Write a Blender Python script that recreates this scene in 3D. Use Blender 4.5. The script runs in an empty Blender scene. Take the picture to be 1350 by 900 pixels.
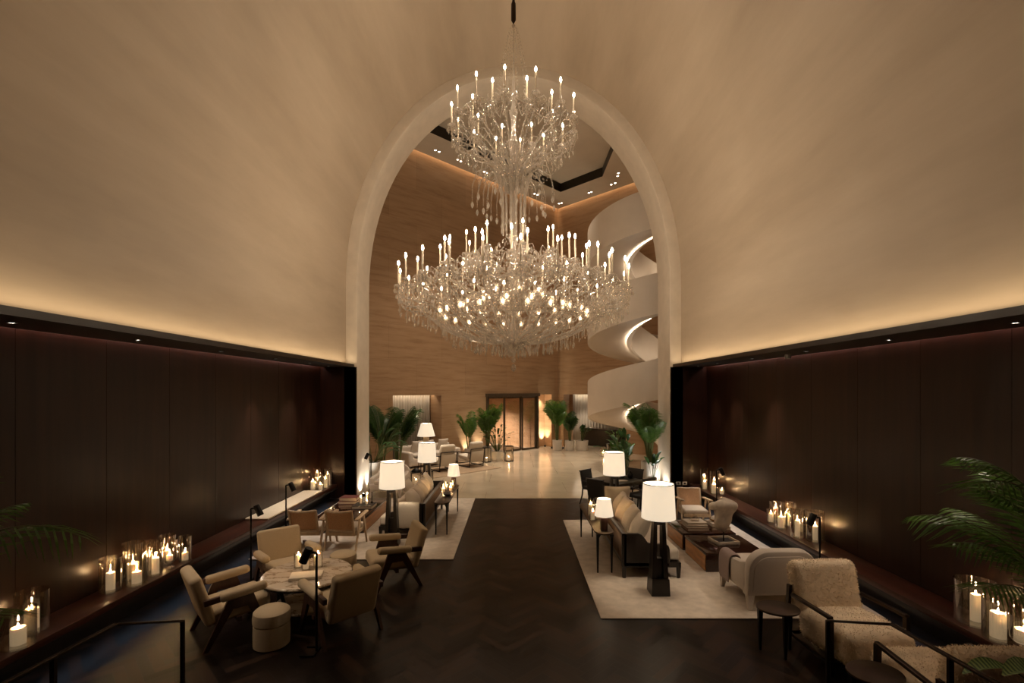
import bpy, math, random
from mathutils import Vector, Matrix
from mathutils.geometry import tessellate_polygon

random.seed(7)
S = bpy.context.scene
COL = S.collection
PI = math.pi

# ------------------------------------------------------------------ helpers
def T(x=0, y=0, z=0): return Matrix.Translation((x, y, z))
def RX(d): return Matrix.Rotation(math.radians(d), 4, 'X')
def RY(d): return Matrix.Rotation(math.radians(d), 4, 'Y')
def RZ(d): return Matrix.Rotation(math.radians(d), 4, 'Z')
I4 = Matrix.Identity(4)

class MB:
    """collects geometry, links it as ONE mesh object"""
    def __init__(self): self.v = []; self.f = []; self.m = []
    def add(self, vs, fs, M=I4, mi=0):
        b = len(self.v)
        self.v.extend([(M @ Vector(p))[:] for p in vs])
        self.f.extend([tuple(b + i for i in f) for f in fs])
        self.m.extend([mi] * len(fs)); return self
    def box(self, c, s, M=I4, mi=0):
        x, y, z = [k / 2 for k in s]
        vs = [(c[0]+a*x, c[1]+b*y, c[2]+d*z) for a in (-1, 1) for b in (-1, 1) for d in (-1, 1)]
        fs = [(0,1,3,2), (4,6,7,5), (0,4,5,1), (2,3,7,6), (0,2,6,4), (1,5,7,3)]
        return self.add(vs, fs, M, mi)
    def taper(self, c0, s0, c1, s1, M=I4, mi=0):
        """frustum with rectangular ends c0 (bottom) and c1 (top)"""
        vs = []
        for c, s in ((c0, s0), (c1, s1)):
            for a, b in ((-1,-1), (1,-1), (1,1), (-1,1)):
                vs.append((c[0]+a*s[0]/2, c[1]+b*s[1]/2, c[2]))
        fs = [(3,2,1,0), (4,5,6,7)] + [(i, (i+1) % 4, 4+(i+1) % 4, 4+i) for i in range(4)]
        return self.add(vs, fs, M, mi)
    def rbox(self, c, s, r=0.02, k=2, n=1, puff=0.0, M=I4, mi=0, pinch=0.0):
        hx = [q / 2 for q in s]; r = min(r, min(hx) * 0.98)
        def axis(h):
            a = [h - r + r * math.tan(math.radians(45) * i / k) for i in range(k + 1)]
            mid = [-(h - r) + 2 * (h - r) * i / n for i in range(1, n)]
            return [-q for q in reversed(a)] + mid + a
        U = [axis(h) for h in hx]
        idx = {}; vs = []; fs = []
        def pt(p):
            key = tuple(round(q, 5) for q in p)
            if key in idx: return idx[key]
            q = [max(-(h - r), min(h - r, a)) for a, h in zip(p, hx)]
            d = Vector([a - b for a, b in zip(p, q)])
            d = d.normalized() * r if d.length > 1e-9 else d
            o = [b + e for b, e in zip(q, d)]
            if puff:
                w = (1 - (p[0]/hx[0])**2) * (1 - (p[1]/hx[1])**2)
                o[2] += puff * w * (o[2] / hx[2])
            if pinch:
                e = abs(p[0]/hx[0]) * abs(p[1]/hx[1])
                o[0] *= 1 + pinch * e * .5 - pinch*.5; o[1] *= 1 + pinch * e * .5 - pinch*.5
            idx[key] = len(vs); vs.append((o[0]+c[0], o[1]+c[1], o[2]+c[2])); return idx[key]
        for ax in range(3):
            u, w = [(1,2), (2,0), (0,1)][ax]
            for sg in (-1, 1):
                A, B = U[u], U[w]
                for i in range(len(A)-1):
                    for j in range(len(B)-1):
                        q = []
                        for (ii, jj) in ((i,j), (i+1,j), (i+1,j+1), (i,j+1)):
                            p = [0,0,0]; p[ax] = sg*hx[ax]; p[u] = A[ii]; p[w] = B[jj]; q.append(pt(p))
                        if sg < 0: q.reverse()
                        if len(set(q)) == 4: fs.append(tuple(q))
        return self.add(vs, fs, M, mi)
    def tube(self, pts, r, n=6, M=I4, mi=0, cap=True):
        pts = [Vector(p) for p in pts]; R = r if isinstance(r, (list, tuple)) else [r]*len(pts)
        vs, fs = [], []; prev = None
        for i, p in enumerate(pts):
            t = (pts[min(i+1, len(pts)-1)] - pts[max(i-1, 0)])
            t = t.normalized() if t.length > 1e-9 else Vector((0,0,1))
            if prev is None:
                a = Vector((1,0,0)) if abs(t.x) < .8 else Vector((0,1,0))
            else: a = prev
            a = (a - t * a.dot(t)); a = a.normalized() if a.length > 1e-6 else t.orthogonal().normalized()
            b = t.cross(a); prev = a
            for j in range(n):
                w = 2*PI*j/n; vs.append(p + a*math.cos(w)*R[i] + b*math.sin(w)*R[i])
        for i in range(len(pts)-1):
            for j in range(n):
                fs.append((i*n+j, i*n+(j+1) % n, (i+1)*n+(j+1) % n, (i+1)*n+j))
        if cap:
            fs.append(tuple(range(n-1, -1, -1))); fs.append(tuple((len(pts)-1)*n+j for j in range(n)))
        return self.add(vs, fs, M, mi)
    def lathe(self, prof, n=24, M=I4, mi=0, close=False):
        """profile [(r,z)...] spun round z; radius 0 ends collapse"""
        vs, fs, rows = [], [], []
        for (r, z) in prof:
            if r < 1e-6: rows.append([len(vs)]); vs.append((0,0,z))
            else:
                rows.append(list(range(len(vs), len(vs)+n)))
                for j in range(n):
                    w = 2*PI*j/n; vs.append((r*math.cos(w), r*math.sin(w), z))
        R = rows + ([rows[0]] if close else [])
        for A, B in zip(R, R[1:]):
            for j in range(n):
                a, b = A[j % len(A)], A[(j+1) % len(A)]; c, d = B[(j+1) % len(B)], B[j % len(B)]
                q = []
                for w in (a, b, c, d):
                    if w not in q: q.append(w)
                if len(q) > 2: fs.append(tuple(q))
        return self.add(vs, fs, M, mi)
    def extrude(self, poly, d, M=I4, mi=0, bev=0.0):
        """2-D outline in XY (counter-clockwise), thickness d along Z centred on 0"""
        n = len(poly); h = d/2
        def inset(b):
            if not b: return poly
            out = []
            for i in range(n):
                p0, p, p1 = Vector(poly[i-1]), Vector(poly[i]), Vector(poly[(i+1) % n])
                e0 = (p-p0).normalized(); e1 = (p1-p).normalized()
                n0 = Vector((-e0.y, e0.x)); n1 = Vector((-e1.y, e1.x)); m = (n0+n1)
                m = m.normalized() if m.length > 1e-6 else n0
                out.append(tuple(p + m * (b / max(.4, m.dot(n0)))))
            return out
        layers = [(-h, bev), (-h+bev*.3, bev*.3), (-h+bev, 0), (h-bev, 0), (h-bev*.3, bev*.3), (h, bev)] if bev else [(-h, 0), (h, 0)]
        vs, fs = [], []
        for z, b in layers:
            vs += [(x, y, z) for x, y in inset(b)]
        for l in range(len(layers)-1):
            for i in range(n):
                fs.append((l*n+i, l*n+(i+1) % n, (l+1)*n+(i+1) % n, (l+1)*n+i))
        tris = tessellate_polygon([[Vector((x, y, 0)) for x, y in poly]])
        o = (len(layers)-1)*n
        for t in tris:
            a, b, c = [Vector(poly[i]) for i in t]
            if (b-a).cross(c-a) < 0: t = (t[0], t[2], t[1])
            fs.append(tuple(o+i for i in t)); fs.append(tuple(reversed(t)))
        return self.add(vs, fs, M, mi)
    def gem(self, c, r, h, M=I4, mi=0):
        x, y, z = c
        return self.add([(x,y,z+h), (x+r,y,z), (x,y+r,z), (x-r,y,z), (x,y-r,z), (x,y,z-h)],
                        [(0,1,2), (0,2,3), (0,3,4), (0,4,1), (5,2,1), (5,3,2), (5,4,3), (5,1,4)], M, mi)
    def build(self, name, mats, parent=None, smooth=True, ang=40):
        me = bpy.data.meshes.new(name)
        me.from_pydata(self.v, [], self.f)
        mats = mats if isinstance(mats, (list, tuple)) else [mats]
        for m in mats: me.materials.append(m)
        if len(mats) > 1: me.polygons.foreach_set('material_index', self.m)
        if smooth:
            me.polygons.foreach_set('use_smooth', [True]*len(me.polygons))
            me.set_sharp_from_angle(angle=math.radians(ang))
        me.update()
        o = bpy.data.objects.new(name, me); COL.objects.link(o)
        if parent is not None: o.parent = parent
        return o

def tag(o, label=None, cat=None, group=None, kind=None):
    if label: o['label'] = label
    if cat: o['category'] = cat
    if group: o['group'] = group
    if kind: o['kind'] = kind
    return o
def thing(name, label, cat, loc=(0,0,0), rz=0, group=None):
    o = bpy.data.objects.new(name, None); COL.objects.link(o); o.empty_display_size = .1
    o.location = loc; o.rotation_euler = (0, 0, math.radians(rz))
    return tag(o, label, cat, group)
def struct(name, mb, m, loc=(0,0,0), rz=0, smooth=False, ang=40):
    o = mb.build(name, m, None, smooth, ang); o.location = loc; o.rotation_euler = (0,0,math.radians(rz))
    o['kind'] = 'structure'; return o
def kids(o): return [c for c in COL.objects if c.parent == o]
def dup(root, loc, rz=None, label=None, group=None):
    r = root.copy(); COL.objects.link(r); r.location = loc
    if rz is not None: r.rotation_euler = (0,0,math.radians(rz))
    if label: r['label'] = label
    if group: r['group'] = group
    for ch in kids(root):
        c = ch.copy(); COL.objects.link(c); c.parent = r
        for g in kids(ch):
            d = g.copy(); COL.objects.link(d); d.parent = c
    return r
def face(ux, uy): return math.degrees(math.atan2(-ux, uy))   # rotation that turns local +Y to (ux,uy)

# ------------------------------------------------------------------ materials
def new(name):
    m = bpy.data.materials.new(name); m.use_nodes = True
    nt = m.node_tree; nt.nodes.clear()
    out = nt.nodes.new('ShaderNodeOutputMaterial')
    return m, nt, out
def nd(nt, t, **kw):
    n = nt.nodes.new(t)
    for k, v in kw.items():
        if k.startswith('_'): setattr(n, k[1:], v)
        else: n.inputs[k.replace('__', ' ')].default_value = v
    return n
def principled(nt, out, col, rough=.5, metal=0., spec=.5, coat=0.):
    p = nt.nodes.new('ShaderNodeBsdfPrincipled')
    p.inputs['Base Color'].default_value = (*col, 1); p.inputs['Roughness'].default_value = rough
    p.inputs['Metallic'].default_value = metal; p.inputs['Specular IOR Level'].default_value = spec
    if coat: p.inputs['Coat Weight'].default_value = coat; p.inputs['Coat Roughness'].default_value = .08
    nt.links.new(p.outputs[0], out.inputs[0]); return p
def coords(nt, scale=(1,1,1)):
    t = nt.nodes.new('ShaderNodeTexCoord'); m = nt.nodes.new('ShaderNodeMapping')
    m.inputs['Scale'].default_value = scale; nt.links.new(t.outputs['Object'], m.inputs[0]); return m.outputs[0]
def noise(nt, vec, scale, detail=3, rough=.55):
    n = nd(nt, 'ShaderNodeTexNoise', Scale=scale, Detail=detail, Roughness=rough)
    nt.links.new(vec, n.inputs['Vector']); return n.outputs['Fac']
def ramp(nt, fac, stops):
    r = nt.nodes.new('ShaderNodeValToRGB'); e = r.color_ramp.elements
    while len(e) < len(stops): e.new(.5)
    for el, (p, c) in zip(e, stops): el.position = p; el.color = (*c, 1)
    nt.links.new(fac, r.inputs[0]); return r.outputs[0]
def bump(nt, h, p, strength=.2, dist=.01):
    b = nd(nt, 'ShaderNodeBump', Strength=strength, Distance=dist)
    nt.links.new(h, b.inputs['Height']); nt.links.new(b.outputs[0], p.inputs['Normal'])

def plain(name, col, rough=.5, metal=0., var=.0, scale=30, bmp=0., stretch=(1,1,1), spec=.5, coat=0.):
    m, nt, out = new(name); p = principled(nt, out, col, rough, metal, spec, coat)
    if var or bmp:
        f = noise(nt, coords(nt, stretch), scale, 4)
        if var:
            lo = tuple(c*(1-var) for c in col); hi = tuple(min(1, c*(1+var)) for c in col)
            nt.links.new(ramp(nt, f, [(.3, lo), (.7, hi)]), p.inputs['Base Color'])
        if bmp: bump(nt, f, p, bmp, .01)
    return m
def emit(name, col, strength, sample=True):
    m, nt, out = new(name); e = nd(nt, 'ShaderNodeEmission', Strength=strength); e.inputs[0].default_value = (*col, 1)
    nt.links.new(e.outputs[0], out.inputs[0])
    if not sample: m.cycles.emission_sampling = 'NONE'
    return m

M = {}
# dark polished wall veneer: vertical streaks
def veneer():
    m, nt, out = new('dark_veneer'); p = principled(nt, out, (.02,.01,.006), .3, 0, .28)
    c = coords(nt, (1,1,.06)); f = noise(nt, c, 9, 5)
    nt.links.new(ramp(nt, f, [(.25, (.010,.0036,.0019)), (.75, (.028,.0105,.0051))]), p.inputs['Base Color'])
    g = noise(nt, c, 3, 3)
    nt.links.new(ramp(nt, g, [(.3, (.28,)*3), (.7, (.38,)*3)]), p.inputs['Roughness'])
    return m
M['veneer'] = veneer()
M['ledge'] = plain('ledge_wood', (.050,.016,.009), .3, 0, .35, 14, .05, (.6,.06,.6))
M['fascia'] = plain('fascia_wood', (.018,.011,.006), .4, 0, .3, 14, 0, (1,.06,1))
M['dark_wood'] = plain('ebonised_wood', (.012,.008,.006), .35, 0, .3, 20, .05, (1,1,.1))
M['walnut'] = plain('walnut_leg_wood', (.045,.018,.010), .4, 0, .35, 20, .05, (1,1,.15))
M['amber_wood'] = plain('amber_wood', (.42,.18,.045), .28, 0, .3, 8, 0, (1,.25,2))
M['macassar'] = plain('macassar_gloss', (.030,.011,.006), .12, 0, .6, 22, 0, (3,.1,3), .5, .3)
M['light_wood'] = plain('pale_oak', (.46,.34,.22), .5, 0, .15, 20, .05, (1,1,.15))
M['cane'] = plain('woven_cane', (.46,.27,.14), .6, 0, .18, 60, .2)
M['black_metal'] = plain('blackened_metal', (.010,.009,.008), .4, .6, .2, 40)
M['bronze'] = plain('dark_bronze', (.035,.022,.014), .35, .8, .25, 12)
M['door_bronze'] = plain('door_bronze', (.085,.060,.038), .4, .3, .15, 6)
M['bronze_top'] = plain('bronze_top', (.060,.040,.025), .38, .7, .2, 9)
M['brass'] = plain('aged_brass', (.45,.26,.09), .35, 1., .1, 30)
def fabric(name, col, s=160): return plain(name, col, .9, 0, .10, s, .25, (1,1,1), .15)
M['cream'] = fabric('cream_wool', (.50,.40,.27))
M['cream2'] = fabric('ivory_linen', (.62,.55,.46))
M['white_fab'] = fabric('pale_rose_linen', (.60,.53,.46))
M['brown_fab'] = fabric('taupe_cloth', (.16,.105,.07))
M['mauve'] = fabric('mauve_cashmere', (.30,.23,.21))
M['cushion'] = fabric('ecru_cushion', (.62,.55,.46), 120)
M['tan_cushion'] = fabric('honey_cushion', (.58,.50,.41), 120)
M['pad'] = plain('pale_mat', (.62,.52,.38), .75, 0, .06, 40, .1)
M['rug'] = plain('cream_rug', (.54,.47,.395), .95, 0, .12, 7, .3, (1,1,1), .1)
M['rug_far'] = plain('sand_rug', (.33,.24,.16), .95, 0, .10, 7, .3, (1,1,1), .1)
M['fleece'] = plain('shearling', (.72,.60,.45), .95, 0, .12, 9, .3, (1,1,1), .1)
def fuzz():
    m, nt, out = new('shearling_fuzz'); d = nt.nodes.new('ShaderNodeBsdfDiffuse'); d.inputs[0].default_value = (.74,.62,.47,1)
    t = nt.nodes.new('ShaderNodeBsdfTranslucent'); t.inputs[0].default_value = (.74,.62,.47,1)
    a = nd(nt, 'ShaderNodeMixShader', Fac=.5); nt.links.new(d.outputs[0], a.inputs[1]); nt.links.new(t.outputs[0], a.inputs[2])
    nt.links.new(a.outputs[0], out.inputs[0]); return m
M['fuzz'] = fuzz()
M['planter'] = plain('white_planter', (.62,.57,.50), .55, 0, .05, 10)
M['soil'] = plain('soil', (.02,.014,.01), .95, 0, .4, 40, .5)
M['paper'] = plain('paper', (.62,.55,.45), .7, 0, .05, 60)
M['red_cloth'] = plain('oxblood_cloth', (.10,.018,.012), .6, 0, .15, 60)
M['black_cloth'] = plain('black_cloth', (.015,.013,.012), .5, 0, .15, 60)
M['tan_cloth'] = plain('tan_cloth', (.22,.13,.075), .6, 0, .15, 60)
M['ivory_cloth'] = plain('ivory_cloth', (.52,.45,.36), .6, 0, .08, 60)
M['stone'] = plain('pale_stone', (.60,.52,.42), .7, 0, .25, 6, .4)
M['white_plastic'] = plain('white_plastic', (.6,.57,.52), .4)
M['wax'] = None
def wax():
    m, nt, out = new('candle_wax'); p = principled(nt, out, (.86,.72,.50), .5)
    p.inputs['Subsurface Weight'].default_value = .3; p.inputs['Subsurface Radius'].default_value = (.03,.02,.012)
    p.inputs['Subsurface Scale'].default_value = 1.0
    p.inputs['Emission Color'].default_value = (1,.74,.45,1); p.inputs['Emission Strength'].default_value = .22; m.cycles.emission_sampling = 'NONE'; return m  # even emission imitates flame light scattered through the wax
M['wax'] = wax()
def plaster():
    m, nt, out = new('vault_plaster'); p = principled(nt, out, (.62,.50,.36), .55, 0, .3)
    c = coords(nt, (.5,.10,.5)); f = noise(nt, c, 1.6, 6, .6)
    nt.links.new(ramp(nt, f, [(.28, (.40,.315,.225)), (.72, (.56,.455,.335))]), p.inputs['Base Color'])  # plaster mottling, its streak contrast raised to imitate light scallops
    g = noise(nt, coords(nt, (1,.4,1)), 5, 5)
    bump(nt, g, p, .06, .02); return m
M['plaster'] = plaster()
M['arch_plaster'] = plain('arch_plaster', (.62,.53,.42), .5, 0, .06, 3, .1)
M['stair_plaster'] = plain('stair_plaster', (.68,.58,.47), .55, 0, .03, 2)
M['ceil'] = plain('hall_ceiling_paint', (.55,.47,.37), .45, 0, .04, 2)
M['tray_trim'] = plain('tray_trim_bronze', (.028,.022,.014), .4, .5, .1, 4)
def travertine():
    m, nt, out = new('travertine'); p = principled(nt, out, (.4,.26,.15), .45, 0, .4)
    c = coords(nt, (.10,.10,1.0)); f = noise(nt, c, 7, 7, .65)
    col = ramp(nt, f, [(.25, (.27,.155,.080)), (.5, (.40,.25,.14)), (.78, (.47,.31,.185))])
    t = nt.nodes.new('ShaderNodeTexCoord'); s = nt.nodes.new('ShaderNodeSeparateXYZ'); q = nt.nodes.new('ShaderNodeCombineXYZ')
    nt.links.new(t.outputs['Object'], s.inputs[0]); nt.links.new(s.outputs['X'], q.inputs['X']); nt.links.new(s.outputs['Z'], q.inputs['Y'])
    b = nd(nt, 'ShaderNodeTexBrick', Scale=1.0); b.inputs['Brick Width'].default_value = 2.6; b.inputs['Row Height'].default_value = 1.42
    b.inputs['Mortar Size'].default_value = .004; b.inputs['Color1'].default_value = (1,1,1,1); b.inputs['Color2'].default_value = (.86,.86,.86,1)
    b.inputs['Mortar'].default_value = (.6,.6,.6,1); nt.links.new(q.outputs[0], b.inputs['Vector'])
    mx = nt.nodes.new('ShaderNodeMixRGB'); mx.blend_type = 'MULTIPLY'; mx.inputs[0].default_value = 1
    nt.links.new(col, mx.inputs[1]); nt.links.new(b.outputs['Color'], mx.inputs[2]); nt.links.new(mx.outputs[0], p.inputs['Base Color'])
    return m
M['travertine'] = travertine()
def stonefloor():
    m, nt, out = new('limestone_floor'); p = principled(nt, out, (.5,.4,.28), .16, 0, .5)
    c = coords(nt); f = noise(nt, c, .9, 8, .6)
    col = ramp(nt, f, [(.3, (.40,.32,.225)), (.52, (.47,.385,.28)), (.7, (.52,.43,.32))])
    b = nd(nt, 'ShaderNodeTexBrick', Scale=1.0); b.inputs['Brick Width'].default_value = 1.6; b.inputs['Row Height'].default_value = 1.6
    b.inputs['Mortar Size'].default_value = .005; b.inputs['Color1'].default_value = (1,1,1,1); b.inputs['Color2'].default_value = (.93,.93,.93,1)
    b.inputs['Mortar'].default_value = (.6,.55,.5,1); nt.links.new(c, b.inputs['Vector'])
    mx = nt.nodes.new('ShaderNodeMixRGB'); mx.blend_type = 'MULTIPLY'; mx.inputs[0].default_value = 1
    nt.links.new(col, mx.inputs[1]); nt.links.new(b.outputs['Color'], mx.inputs[2]); nt.links.new(mx.outputs[0], p.inputs['Base Color'])
    return m
M['limestone'] = stonefloor()
def parquet():
    m, nt, out = new('dark_herringbone'); p = principled(nt, out, (.02,.012,.008), .36, 0, .26)
    g = nt.nodes.new('ShaderNodeNewGeometry')
    nt.links.new(ramp(nt, g.outputs['Random Per Island'], [(0, (.004,.0024,.0018)), (.5, (.0105,.0060,.0040)), (1, (.032,.0165,.0096))]), p.inputs['Base Color'])
    nt.links.new(ramp(nt, g.outputs['Random Per Island'], [(0, (.31,)*3), (1, (.38,)*3)]), p.inputs['Roughness'])
    return m
M['parquet'] = parquet()
def marble():
    m, nt, out = new('veined_marble'); p = principled(nt, out, (.6,.5,.4), .12, 0, .5)
    mp = coords(nt, (1.0,2.4,1)); rot = nt.nodes.new('ShaderNodeMapping'); rot.inputs['Rotation'].default_value = (0,0,.6); nt.links.new(mp, rot.inputs[0])
    f = noise(nt, rot.outputs[0], 2.3, 7, .62); g = noise(nt, rot.outputs[0], 1.1, 4, .5)
    s = nd(nt, 'ShaderNodeMath', _operation='SUBTRACT'); s.inputs[1].default_value = .5; nt.links.new(f, s.inputs[0])
    ab_ = nd(nt, 'ShaderNodeMath', _operation='ABSOLUTE'); nt.links.new(s.outputs[0], ab_.inputs[0])
    v = ramp(nt, ab_.outputs[0], [(0, (.22,.155,.10)), (.010, (.42,.33,.24)), (.035, (.66,.57,.46))])
    c2 = ramp(nt, g, [(.35, (.86,.83,.80)), (.6, (1,1,1))])
    mx = nt.nodes.new('ShaderNodeMixRGB'); mx.blend_type = 'MULTIPLY'; mx.inputs[0].default_value = 1
    nt.links.new(v, mx.inputs[1]); nt.links.new(c2, mx.inputs[2]); nt.links.new(mx.outputs[0], p.inputs['Base Color'])
    return m
M['marble'] = marble()
def thin_glass(name, tint=(.98,.96,.92), refl=.18, edge=.85):
    m, nt, out = new(name); t = nt.nodes.new('ShaderNodeBsdfTransparent'); t.inputs[0].default_value = (*tint, 1)
    g = nt.nodes.new('ShaderNodeBsdfGlossy'); g.inputs['Roughness'].default_value = .03; g.inputs[0].default_value = (.9,.88,.84,1)
    lw = nd(nt, 'ShaderNodeLayerWeight', Blend=.35); mr = nt.nodes.new('ShaderNodeMapRange')
    mr.inputs['To Min'].default_value = refl*.4; mr.inputs['To Max'].default_value = edge
    nt.links.new(lw.outputs['Facing'], mr.inputs[0]); mx = nt.nodes.new('ShaderNodeMixShader')
    nt.links.new(mr.outputs[0], mx.inputs[0]); nt.links.new(t.outputs[0], mx.inputs[1]); nt.links.new(g.outputs[0], mx.inputs[2])
    nt.links.new(mx.outputs[0], out.inputs[0]); return m
M['glass'] = thin_glass('clear_glass')
M['door_glass'] = thin_glass('door_glass', (.93,.93,.92), .1, .4)
def crystal():
    m, nt, out = new('crystal'); t = nt.nodes.new('ShaderNodeBsdfTransparent'); t.inputs[0].default_value = (.97,.93,.87,1)
    g = nt.nodes.new('ShaderNodeBsdfGlossy'); g.inputs['Roughness'].default_value = .16; g.inputs[0].default_value = (.92,.88,.83,1)
    d = nt.nodes.new('ShaderNodeBsdfTranslucent'); d.inputs[0].default_value = (.62,.58,.53,1)
    d2 = nt.nodes.new('ShaderNodeBsdfDiffuse'); d2.inputs[0].default_value = (.62,.58,.53,1)
    a = nd(nt, 'ShaderNodeMixShader', Fac=.5); nt.links.new(d.outputs[0], a.inputs[1]); nt.links.new(d2.outputs[0], a.inputs[2])
    b = nd(nt, 'ShaderNodeMixShader', Fac=.34); nt.links.new(a.outputs[0], b.inputs[1]); nt.links.new(g.outputs[0], b.inputs[2])
    c = nd(nt, 'ShaderNodeMixShader', Fac=.46); nt.links.new(t.outputs[0], c.inputs[1]); nt.links.new(b.outputs[0], c.inputs[2])
    nt.links.new(c.outputs[0], out.inputs[0]); return m
M['crystal'] = crystal()
def leaf(name, a, b):
    m, nt, out = new(name); p = principled(nt, out, a, .4, 0, .4)
    f = noise(nt, coords(nt), 9, 3); c = ramp(nt, f, [(.3, a), (.7, b)]); nt.links.new(c, p.inputs['Base Color'])
    t = nt.nodes.new('ShaderNodeBsdfTranslucent'); nt.links.new(c, t.inputs[0])
    mx = nd(nt, 'ShaderNodeMixShader', Fac=.3); nt.links.new(p.outputs[0], mx.inputs[1]); nt.links.new(t.outputs[0], mx.inputs[2])
    nt.links.new(mx.outputs[0], out.inputs[0]); return m
M['leaf'] = leaf('palm_leaf', (.045,.105,.016), (.105,.21,.034))
M['leaf_dark'] = leaf('deep_leaf', (.016,.042,.010), (.040,.090,.018))
M['leaf_broad'] = leaf('broad_leaf', (.022,.070,.020), (.060,.14,.040))
def striped_leaf():
    m, nt, out = new('striped_leaf'); p = principled(nt, out, (.03,.08,.02), .4, 0, .4)
    w = nd(nt, 'ShaderNodeTexWave', Scale=14, Distortion=2.5, Detail=2); nt.links.new(coords(nt), w.inputs['Vector'])
    nt.links.new(ramp(nt, w.outputs['Fac'], [(.35, (.020,.060,.014)), (.65, (.16,.24,.07))]), p.inputs['Base Color']); return m
M['leaf_striped'] = striped_leaf()
M['stem'] = plain('green_stem', (.10,.12,.035), .6, 0, .2, 20)
def shade():
    m, nt, out = new('lit_lamp_shade'); e = nd(nt, 'ShaderNodeEmission', Strength=.44); e.inputs[0].default_value = (1,.88,.70,1)
    d = nt.nodes.new('ShaderNodeBsdfDiffuse'); d.inputs[0].default_value = (.55,.5,.42,1)
    t = nt.nodes.new('ShaderNodeBsdfTranslucent'); t.inputs[0].default_value = (.6,.52,.40,1)
    a = nd(nt, 'ShaderNodeMixShader', Fac=.3); nt.links.new(d.outputs[0], a.inputs[1]); nt.links.new(t.outputs[0], a.inputs[2])
    s = nt.nodes.new('ShaderNodeAddShader'); nt.links.new(a.outputs[0], s.inputs[0]); nt.links.new(e.outputs[0], s.inputs[1])
    nt.links.new(s.outputs[0], out.inputs[0]); return m
M['shade'] = shade()
def curtain_mat():
    m, nt, out = new('sheer_curtain'); d = nt.nodes.new('ShaderNodeBsdfDiffuse'); d.inputs[0].default_value = (.55,.5,.43,1)
    t = nt.nodes.new('ShaderNodeBsdfTranslucent'); t.inputs[0].default_value = (.5,.45,.38,1)
    a = nd(nt, 'ShaderNodeMixShader', Fac=.35); nt.links.new(d.outputs[0], a.inputs[1]); nt.links.new(t.outputs[0], a.inputs[2])
    nt.links.new(a.outputs[0], out.inputs[0]); return m
M['curtain'] = curtain_mat()
M['flame'] = emit('candle_flame', (1,.62,.30), 640)
M['bulb'] = emit('chandelier_bulb', (1,.82,.62), 190)
M['cup_bulb'] = emit('cup_bulb', (1,.77,.52), 40)
M['cove'] = emit('cove_led', (1,.76,.48), 6.4)
M['cove_hall'] = emit('hall_cove_led', (1,.70,.42), 16)
M['rosy_led'] = emit('rosy_led', (1,.55,.45), 7)
M['blue_led'] = emit('cool_led', (.50,.72,1), 1.4)
M['white_led'] = emit('white_led', (1,.84,.62), 15)
M['stair_led'] = emit('stair_led', (1,.86,.68), 22)
M['down'] = emit('downlight_lens', (1,.85,.68), 14, False)
M['wick'] = plain('charred_wick', (.01,.008,.006), .9)

def light(kind, name, loc, energy, col=(1,.72,.45), radius=.03, spot=None, blend=.6, aim=None, parent=None):
    d = bpy.data.lights.new(name, kind); d.energy = energy; d.color = col
    d.shadow_soft_size = radius
    if kind == 'SPOT': d.spot_size = math.radians(spot); d.spot_blend = blend
    o = bpy.data.objects.new(name, d); COL.objects.link(o); o.location = loc
    if aim is not None: o.rotation_euler = (Vector(aim)-Vector(loc)).to_track_quat('-Z', 'Y').to_euler()
    if parent is not None: o.parent = parent
    return o

# ------------------------------------------------------------------ camera
cam = bpy.data.cameras.new('camera'); cam.lens = 17.0; cam.sensor_width = 36; cam.sensor_fit = 'HORIZONTAL'
cam.shift_x = -2/1350; cam.shift_y = 65.5/1350; cam.clip_end = 200; cam.clip_start = .05
co = bpy.data.objects.new('camera', cam); COL.objects.link(co); co.location = (0,0,3.0); co.rotation_euler = (PI/2,0,0)
S.camera = co
S.view_settings.view_transform = 'Standard'; S.view_settings.look = 'None'
S.view_settings.exposure = .35; S.view_settings.gamma = 1; S.view_settings.use_curve_mapping = False
S.cycles.use_denoising = True
S.cycles.max_bounces = 7; S.cycles.diffuse_bounces = 4; S.cycles.glossy_bounces = 3; S.cycles.transmission_bounces = 4
S.cycles.transparent_max_bounces = 24; S.cycles.sample_clamp_indirect = 3; S.cycles.sample_clamp_direct = 0
S.cycles.caustics_reflective = False; S.cycles.caustics_refractive = False
w = bpy.data.worlds.new('world'); S.world = w; w.use_nodes = True
w.node_tree.nodes['Background'].inputs[0].default_value = (1,.75,.5,1); w.node_tree.nodes['Background'].inputs[1].default_value = .004

# ------------------------------------------------------------------ room shell
D0, D1 = 13.56, 14.66          # front and back of the arch wall
XW = 5.42                      # veneered side walls
YB = -3.0                      # wall behind the stairs
def stilted(a, zs, b, n=40, z0=0.0, zsteps=3):
    pts = [(-a, z0 + (zs-z0)*i/zsteps) for i in range(zsteps)]
    e = 2.08
    for i in range(n+1):
        w = PI - PI*i/n
        cx, sx = math.cos(w), math.sin(w)
        pts.append((a*math.copysign(abs(cx)**(2/e), cx), zs + b*abs(sx)**(2/e)))
    pts += [(a, zs - (zs-z0)*i/zsteps) for i in range(1, zsteps+1)]
    return pts
ARCH = stilted(4.38, 5.98, 5.86)
VAULT = stilted(4.70, 5.98, 6.14, z0=3.755)

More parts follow.
